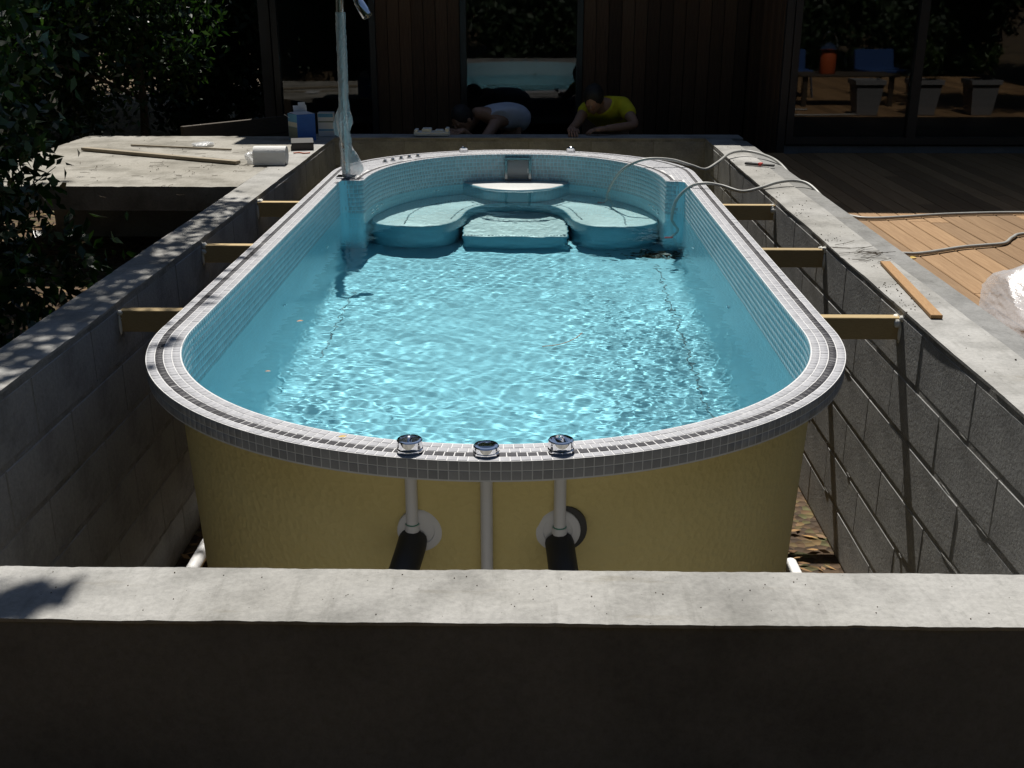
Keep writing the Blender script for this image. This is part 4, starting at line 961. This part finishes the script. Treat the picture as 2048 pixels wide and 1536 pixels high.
def head(m, c, f, up, s=1.0):
    """skull, jaw, nose, ears; f = facing direction"""
    f = Vector(f).normalized(); up = (Vector(up) - f * Vector(up).dot(f)).normalized(); sd = f.cross(up); c = Vector(c); t = MB()
    t.blob((0, 0, 0), (0.074, 0.095, 0.105), 18, 14); t.blob((0, 0.028, -0.062), (0.052, 0.055, 0.052), 14, 10)
    t.tube([(0, 0.088, 0.012), (0, 0.106, -0.018), (0, 0.094, -0.03)], [0.008, 0.014, 0.010], 8)
    for q in (-1, 1): t.blob((q * 0.076, -0.006, -0.012), (0.010, 0.02, 0.03), 10, 8); t.blob((q * 0.03, 0.084, 0.012), (0.017, 0.012, 0.010), 8, 6)
    t.tube([(-0.024, 0.086, -0.058), (0, 0.094, -0.056), (0.024, 0.086, -0.058)], [0.005, 0.008, 0.005], 6)
    m.add([c + (sd * p[0] + f * p[1] + up * p[2]) * s for p in t.v], t.f)
def hair(c, f, up, s=1.0):
    f = Vector(f).normalized(); up = (Vector(up) - f * Vector(up).dot(f)).normalized(); sd = f.cross(up); c = Vector(c); t = MB(); t.blob((0, -0.012, 0.022), (0.084, 0.100, 0.104), 22, 16, 0.03, 5)
    V = []
    for p in t.v:
        x, y, z = p
        if z < -0.02 and y > -0.02: y, z = min(y, 0.0) , -0.02 + (z + 0.02) * 0.3
        if y > 0.07: y = 0.07 + (y - 0.07) * 0.5
        V.append(c + (sd * x + f * y + up * z) * s)
    return V, t.f
def person(label, loc, J, E, root, shirtJ, shirtE, sroot, shirt, hands, hd, ffac, fup):
    e = tag(empty('person', loc), label, 'person', 'workers behind the pool'); O = -Vector(loc)
    V, F = skin_mesh(J, E, root); m = MB(); m.add(V, F)
    for h in hands: hand(m, *h)
    head(m, hd, ffac, fup)
    o = m.build('body', 'skin', e, True); o.location = O
    V, F = skin_mesh(shirtJ, shirtE, sroot); o = mesh_obj('shirt', V, F, shirt, e, True); o.location = O
    V, F = hair(hd, ffac, fup); o = mesh_obj('hair', V, F, 'hair', e, True); o.location = O
    return e
def trousers(e, J, E, root):
    V, F = skin_mesh(J, E, root); o = mesh_obj('trousers', V, F, 'trouser', e, True); o.location = -Vector(e.location)
# worker in the white tank top, crouching and bent low to the left
JA = dict(hip=(-0.06, 10.02, -0.02, .13, .11), sp=(-0.17, 9.92, .06, .125, .10), ch=(-0.31, 9.80, .115, .145, .10), nk=(-0.44, 9.70, .125, .055), hb=(-0.50, 9.65, .115, .055),
          sl=(-0.30, 9.66, .035, .056), sr=(-0.46, 9.885, .09, .056), el=(-0.43, 9.46, -.13, .040), wl=(-0.56, 9.27, .02, .028), er=(-0.62, 9.72, -.10, .040), wr=(-0.66, 9.40, .0, .028),
          kl=(-0.22, 9.72, -.44, .062), al=(0.05, 10.10, -.48, .045), kr=(-0.40, 9.92, -.44, .062), ar=(-0.10, 10.26, -.48, .045))
EA = [('hip', 'sp'), ('sp', 'ch'), ('ch', 'nk'), ('nk', 'hb'), ('ch', 'sl'), ('ch', 'sr'), ('sl', 'el'), ('el', 'wl'), ('sr', 'er'), ('er', 'wr'), ('hip', 'kl'), ('kl', 'al'), ('hip', 'kr'), ('kr', 'ar')]
SA = dict(hip=(-0.05, 10.03, -0.01, .155, .14), sp=(-0.16, 9.92, .07, .155, .135), ch=(-0.33, 9.78, .13, .185, .15), sl=(-0.285, 9.68, .075, .088), sr=(-0.435, 9.86, .115, .084))
pA = person('worker in a white tank top crouching low behind the far wall, head down', (-0.15, 10.05, ZG), JA, EA, 'hip', SA, [('hip', 'sp'), ('sp', 'ch'), ('ch', 'sl'), ('ch', 'sr')], 'hip', 'tank',
            [((-0.56, 9.27, .02), (-0.4, -0.6, -0.05), (0, 0, 1), 1.0, 1), ((-0.66, 9.40, 0.0), (-0.1, -1, 0.1), (0, 0, 1), 1.0, -1)], (-0.585, 9.60, .075), (-0.6, -0.6, -0.62), (-0.45, -0.3, 0.7))
trousers(pA, dict(hip=(-0.05, 10.03, -0.04, .15, .13), kl=(-0.22, 9.72, -.43, .078), al=(0.05, 10.10, -.46, .058), kr=(-0.40, 9.92, -.43, .078), ar=(-0.10, 10.26, -.46, .058)), [('hip', 'kl'), ('kl', 'al'), ('hip', 'kr'), ('kr', 'ar')], 'hip')
# worker in the yellow T-shirt leaning on the wall with both forearms
JB = dict(hip=(0.76, 10.02, -0.10, .13, .11), sp=(0.72, 9.85, .04, .125, .10), ch=(0.65, 9.64, .165, .15, .10), nk=(0.585, 9.51, .225, .055), hb=(0.55, 9.45, .245, .055),
          sl=(0.47, 9.57, .17, .058), sr=(0.80, 9.62, .175, .058), el=(0.38, 9.36, .06, .040), wl=(0.33, 9.13, .055, .028), er=(0.87, 9.36, .055, .040), wr=(0.60, 9.12, .055, .028),
          kl=(0.60, 9.66, -.44, .062), al=(0.66, 10.2, -.48, .045), kr=(0.92, 9.70, -.44, .062), ar=(0.96, 10.25, -.48, .045))
SB = dict(hip=(0.77, 10.03, -0.09, .15, .13), sp=(0.72, 9.85, .045, .145, .12), ch=(0.65, 9.64, .175, .18, .14), nk=(0.60, 9.55, .215, .095), sl=(0.47, 9.57, .178, .082), sr=(0.80, 9.62, .183, .082), ml=(0.425, 9.46, .11, .064), mr=(0.838, 9.48, .11, .066))
pB = person('worker in a yellow T-shirt leaning on the far wall with both forearms', (0.8, 10.1, ZG), JB, EA, 'hip', SB, [('hip', 'sp'), ('sp', 'ch'), ('ch', 'nk'), ('ch', 'sl'), ('ch', 'sr'), ('sl', 'ml'), ('sr', 'mr')], 'hip', 'tee',
            [((0.33, 9.13, .055), (0.1, -1, -0.2), (0, 0, 1), 1.0, -1), ((0.60, 9.12, .055), (-1, -0.15, -0.1), (0, 0, 1), 1.0, 1)], (0.52, 9.40, .262), (-0.25, -0.75, -0.62), (-0.1, -0.55, 0.8))
trousers(pB, dict(hip=(0.78, 10.04, -0.12, .155, .135), kl=(0.60, 9.66, -.43, .078), al=(0.66, 10.2, -.46, .058), kr=(0.92, 9.70, -.43, .078), ar=(0.96, 10.25, -.46, .058)), [('hip', 'kl'), ('kl', 'al'), ('hip', 'kr'), ('kr', 'ar')], 'hip')

# ------------------------------------------------------------------ terrace furniture on the deck beyond the right edge (mirrored in the glass doors)
def planter(x, y, label, s=1.0, leafy=True):
    e = tag(empty('planter', (x, y, ZD - 0.004)), label, 'planter', 'pale planters on the deck'); w0, w1, h = 0.10 * s, 0.145 * s, 0.36 * s; V = []; F = []
    prof = [(w0, 0.0), (w0 + 0.004, 0.01), (w1 - 0.004, h - 0.05), (w1 + 0.012, h - 0.045), (w1 + 0.012, h), (w1 - 0.012, h), (w1 - 0.02, h - 0.05)]
    for w, z in prof: V += [(-w, -w, z), (w, -w, z), (w, w, z), (-w, w, z)]
    for i in range(len(prof) - 1):
        for k in range(4): F.append((i * 4 + k, i * 4 + (k + 1) % 4, i * 4 + 4 + (k + 1) % 4, i * 4 + 4 + k))
    n = (len(prof) - 1) * 4; F.append((n, n + 1, n + 2, n + 3)); mesh_obj('pot', V, F, 'pot', e)
    if leafy:
        LV, LF = leaf_cloud([((0, 0, h + 0.22), (0.2, 0.2, 0.22))], 500, 0.07, 0.022, int(x * 100)); o = fast_mesh('foliage', LV, LF, 'leaf_tree', e)
def leaf_cloud(ells, n, L, W, seed, clump=30, spread=0.16, droop=0.25):
    rg = np.random.default_rng(seed); vol = np.array([r[0] * r[1] * r[2] for _, r in ells]) ** (2 / 3); pk = rg.choice(len(ells), max(1, n // clump), p=vol / vol.sum())
    u = rg.normal(size=(len(pk), 3)); u /= np.linalg.norm(u, axis=1)[:, None]; u *= (rg.random(len(pk)) ** (1 / 2.3))[:, None]
    C = np.array([ells[i][0] for i in pk]) + u * np.array([ells[i][1] for i in pk]); rad = np.array([min(ells[i][1]) for i in pk]) * spread
    k = rg.integers(0, len(pk), n); P = C[k] + rg.normal(size=(n, 3)) * rad[k][:, None]
    d = rg.normal(size=(n, 3)); d[:, 2] -= droop; d /= np.linalg.norm(d, axis=1)[:, None]; b = np.cross(d, rg.normal(size=(n, 3))); b /= np.linalg.norm(b, axis=1)[:, None] + 1e-9; up = np.cross(d, b)
    s = rg.uniform(0.65, 1.3, n)[:, None]
    V = np.stack([P - d * L * s / 2, P + b * W * s / 2 - d * L * s * 0.08 + up * W * s * 0.18, P + d * L * s / 2, P - b * W * s / 2 - d * L * s * 0.08 + up * W * s * 0.18], 1).reshape(-1, 3)
    F = np.arange(n * 4).reshape(-1, 4); return V, F
planter(3.5, 6.32, 'leftmost pale tapered planter mirrored in the right glass door', 1.0, False)
planter(4.1, 6.30, 'middle pale tapered planter mirrored in the right glass door'); planter(4.7, 6.28, 'rightmost pale tapered planter mirrored in the right glass door')
tb = tag(empty('low_table', (3.55, 5.2, ZD - 0.004)), 'low dark terrace table mirrored in the right glass door', 'table')
for k in range(6): o = bpy.data.objects.new('slat', board_mesh('slat', (1.1, 0.09, 0.02), 'darkwood')); o.location = (0, -0.25 + k * 0.1, 0.33); link(o, tb)
for sx in (-1, 1):
    for sy in (-1, 1): MB().box((sx * 0.48, sy * 0.24, 0.16), (0.05, 0.05, 0.32)).build('leg', 'darkwood', tb)
def deck_chair(x, y, rz, label):
    e = tag(empty('terrace_chair', (x, y, ZD - 0.004), rz), label, 'chair', 'blue terrace chairs')
    MB().box((0, 0, 0.30), (0.5, 0.48, 0.04), bev=0.01).build('seat', 'navy', e); MB().box((0, 0.26, 0.42), (0.5, 0.04, 0.24), Matrix.Rotation(R(-14), 3, 'X'), 0.01).build('backrest', 'navy', e)
    for sx in (-1, 1):
        for sy in (-1, 1): MB().tube([(sx * 0.22, sy * 0.21, 0.285), (sx * 0.25, sy * 0.25, 0.0)], 0.014, 8).build('leg', 'steel', e)
deck_chair(3.15, 4.2, R(180), 'blue terrace chair at the left of the low table, mirrored in the glass'); deck_chair(4.3, 4.15, R(172), 'blue terrace chair at the right of the low table, mirrored in the glass')
ln = tag(empty('lantern', (3.35, 5.25, ZD + 0.337)), 'orange lantern with chrome cap on the low table, mirrored in the glass', 'lantern')
sharp_smooth(MB().lathe([(0.085, 0), (0.09, 0.02), (0.085, 0.25), (0.08, 0.26)], 20).build('lamp_body', 'orange', ln)); sharp_smooth(MB().lathe([(0.10, 0.262), (0.11, 0.27), (0.06, 0.32), (0.015, 0.34)], 20).build('lamp_cap', 'chrome', ln))
MB().tube(spline([(-0.09, 0, 0.27), (-0.07, 0, 0.40), (0, 0, 0.45), (0.07, 0, 0.40), (0.09, 0, 0.27)], 6), 0.006, 8).build('handle', 'chrome', ln, True)

# ------------------------------------------------------------------ trees and shrubs
def tree(name, label, base, trunk, ells, n, L, W, mat, seed, tr=0.14, group=None, cat='tree', clump=30, spread=0.16):
    e = tag(empty(name, base), label, cat, group); rg = random.Random(seed); m = MB(); O = Vector(base)
    pts = spline([Vector(p) for p in trunk], 5); m.tube(pts, [tr * (1 - 0.6 * i / (len(pts) - 1)) for i in range(len(pts))], 9)
    tops = [Vector(c) - O for c, _ in ells]
    for c, (q, r) in zip(tops, ells):
        st = pts[int(len(pts) * rg.uniform(0.45, 0.85))]; m.tube(spline([st, st.lerp(c, 0.5) + Vector((0, 0, 0.15)), c], 5), [tr * 0.45 * (1 - 0.075 * i) for i in range(11)], 7)
        for _ in range(5):
            q2 = c + Vector((rg.uniform(-.75, .75) * r[0], rg.uniform(-.75, .75) * r[1], rg.uniform(-.6, .7) * r[2])); m.tube([c, c.lerp(q2, 0.5) + Vector((0, 0, 0.06)), q2], [tr * 0.14, tr * 0.09, tr * 0.03], 5)
    m.build('trunk', 'bark', e, True)
    V, F = leaf_cloud([(tuple(c), r) for c, (_, r) in zip(tops, ells)], n, L, W, seed, clump, spread); fast_mesh('crown', V, F, mat, e)
    return e
# the tree that dapples the left wall
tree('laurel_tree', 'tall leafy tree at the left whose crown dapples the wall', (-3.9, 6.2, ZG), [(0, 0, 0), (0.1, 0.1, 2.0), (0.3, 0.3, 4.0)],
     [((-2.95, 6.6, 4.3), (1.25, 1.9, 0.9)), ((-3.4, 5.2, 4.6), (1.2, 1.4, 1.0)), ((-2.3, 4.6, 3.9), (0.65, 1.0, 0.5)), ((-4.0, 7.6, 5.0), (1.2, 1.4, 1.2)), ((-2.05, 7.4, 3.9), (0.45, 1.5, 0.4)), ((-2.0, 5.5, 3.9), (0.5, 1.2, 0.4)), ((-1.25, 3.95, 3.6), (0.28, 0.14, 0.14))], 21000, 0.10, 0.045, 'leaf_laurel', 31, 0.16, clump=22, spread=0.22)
tree('laurel_tree', 'dense leafy tree farther left shading the shrub by the wall', (-4.6, 6.4, ZG), [(0, 0, 0), (0.2, 0, 2.0), (0.5, 0.1, 4.0)],
     [((-3.5, 6.6, 4.6), (1.05, 1.9, 0.8)), ((-3.7, 5.2, 4.0), (1.0, 1.5, 0.8)), ((-4.2, 7.8, 5.2), (1.3, 1.6, 1.0)), ((-3.3, 7.6, 3.9), (0.9, 0.9, 0.6))], 26000, 0.13, 0.07, 'leaf_laurel', 36, 0.16, clump=30, spread=0.3)
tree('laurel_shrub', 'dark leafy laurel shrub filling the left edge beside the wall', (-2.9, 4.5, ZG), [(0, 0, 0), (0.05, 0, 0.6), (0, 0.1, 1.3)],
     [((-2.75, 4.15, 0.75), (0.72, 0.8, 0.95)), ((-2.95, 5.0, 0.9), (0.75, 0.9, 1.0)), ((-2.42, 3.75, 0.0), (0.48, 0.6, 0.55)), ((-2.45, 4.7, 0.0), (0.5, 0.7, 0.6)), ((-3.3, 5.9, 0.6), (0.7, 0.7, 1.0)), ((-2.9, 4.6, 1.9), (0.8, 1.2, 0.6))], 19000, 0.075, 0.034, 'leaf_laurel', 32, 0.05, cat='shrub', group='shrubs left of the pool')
tree('laurel_shrub', 'glossy dark shrub behind the concrete slab, left of the house', (-3.7, 10.6, ZG), [(0, 0, 0), (0.05, 0, 0.7), (0, 0.1, 1.5)],
     [((-3.35, 10.5, 0.95), (0.55, 0.7, 0.75)), ((-4.2, 10.3, 0.7), (0.7, 0.8, 1.0)), ((-3.9, 10.9, 1.7), (0.9, 0.9, 0.7)), ((-4.7, 9.6, 0.5), (0.6, 0.7, 0.9))], 12000, 0.085, 0.034, 'leaf_laurel', 33, 0.05, cat='shrub', group='shrubs left of the pool')
for i, (x, y, lb) in enumerate(((-5.9, 12.6, 'broad dark shrub at the back left, farther from the house'), (-3.75, 13.6, 'broad dark shrub at the back left, against the house end'))):
    tree('dark_shrub', lb, (x, y, ZG), [(0, 0, 0), (0.05, 0, 0.7), (0, 0.1, 1.5)], [((x, y, 0.3), (1.0, 0.7, 0.9)), ((x - 0.6, y + 0.2, 0.9), (0.9, 0.7, 0.8)), ((x + 0.5, y + 0.1, 1.1), (0.8, 0.7, 0.8))], 14000, 0.12, 0.06, 'leaf_pine', 60 + i, 0.05, 'shrubs behind the slab', 'shrub')
for i in range(7):  # hedge added to keep sunlit ground out of the mirrored view
    x = -7.5 + i * 2.5
    tree('screening_shrub', 'dense dark shrub added behind the viewer to hide sunlit ground from the glass doors', (x, -3.6, ZG), [(0, 0, 0), (0.05, 0, 0.7), (0, 0.1, 1.2)], [((x, -3.6, 0.3), (1.4, 0.8, 0.9)), ((x + 0.5, -3.8, 1.0), (1.1, 0.8, 0.8))], 7000, 0.16, 0.08, 'leaf_pine', 70 + i, 0.05, 'shrubs added behind the viewer', 'shrub')
tree('added_shade_tree', 'unseen leafy tree added at the right end of the deck to shade the terrace', (6.9, 7.5, ZG), [(0, 0, 0), (-0.1, 0, 2.0), (-0.5, 0.1, 4.0)],
     [((5.3, 7.6, 4.4), (1.25, 0.75, 0.7)), ((5.9, 7.2, 4.1), (1.3, 0.8, 0.6)), ((4.7, 7.3, 4.5), (0.6, 0.7, 0.4))], 14000, 0.12, 0.06, 'leaf_laurel', 38, 0.12, clump=30, spread=0.3)  # out-of-view crown added to darken the terrace in the reflection
rgt = random.Random(77)
def big(x, y, seed, h, s, label, group, n=6500):
    tree('tall_tree', label, (x, y, ZG), [(0, 0, 0), (rgt.uniform(-.2, .2), rgt.uniform(-.2, .2), h * 0.5), (rgt.uniform(-.4, .4), 0, h)],
         [((x, y, h * 0.78), (1.9 * s, 1.8 * s, 1.9 * s)), ((x + 0.9 * s, y - 0.5, h * 0.5), (1.7 * s, 1.5 * s, 1.7 * s)), ((x - 0.9 * s, y + 0.4, h * 0.42), (1.7 * s, 1.5 * s, 1.7 * s)), ((x, y, h * 0.18), (1.9 * s, 1.5 * s, 1.2 * s))], n, 0.30, 0.15, 'leaf_pine', seed, 0.2, group)
for i, (x, y, w) in enumerate(((-4.9, 16.0, 'nearest the house'), (-8.0, 14.0, 'left of the concrete slab'), (-11.5, 12.0, 'at the far left'), (-4.2, 20.0, 'farthest back beside the house'), (-7.4, 18.5, 'in the second row'), (-11.0, 17.0, 'far left in the second row'))):
    big(x, y, 100 + i, 8.5, 1.25, 'dark shaded tree behind the house end, ' + w, 'trees behind the house', 11000)
for i, (x, y) in enumerate(((-9.5, -5.5), (-6.0, -6.0), (-2.5, -6.5), (1.0, -6.2), (4.5, -6.5), (8.0, -6.0), (-4.2, -9.5), (-0.5, -9.8), (3.0, -9.6), (6.5, -9.5))):
    big(x, y, 120 + i, 8.0, 1.25, 'tall dark tree behind the viewer, mirrored in the glass doors', 'trees behind the viewer', 7500)
for i, (x, y) in enumerate(((-7.5, 1.5), (-8.0, 5.5), (-7.5, -2.0), (-8.5, 9.0), (10.5, -2.5), (11.0, 1.5), (11.0, 5.5))):
    big(x, y, 140 + i, 7.5, 1.2, 'tall dark tree at the side of the garden, out of the sun', 'trees at the sides', 6500)
# fallen branch on the litter behind the slab
o = MB().tube(spline([(-4.6, 11.9, ZG + 0.05), (-4.1, 11.6, ZG + 0.12), (-3.7, 11.0, ZG + 0.16), (-3.35, 10.2, ZG + 0.05)], 6), [0.05 - 0.0012 * k for k in range(19)], 9).build('fallen_branch', 'bark', None, True)
tag(o, 'bare branch lying on the leaf litter behind the slab', 'branch')
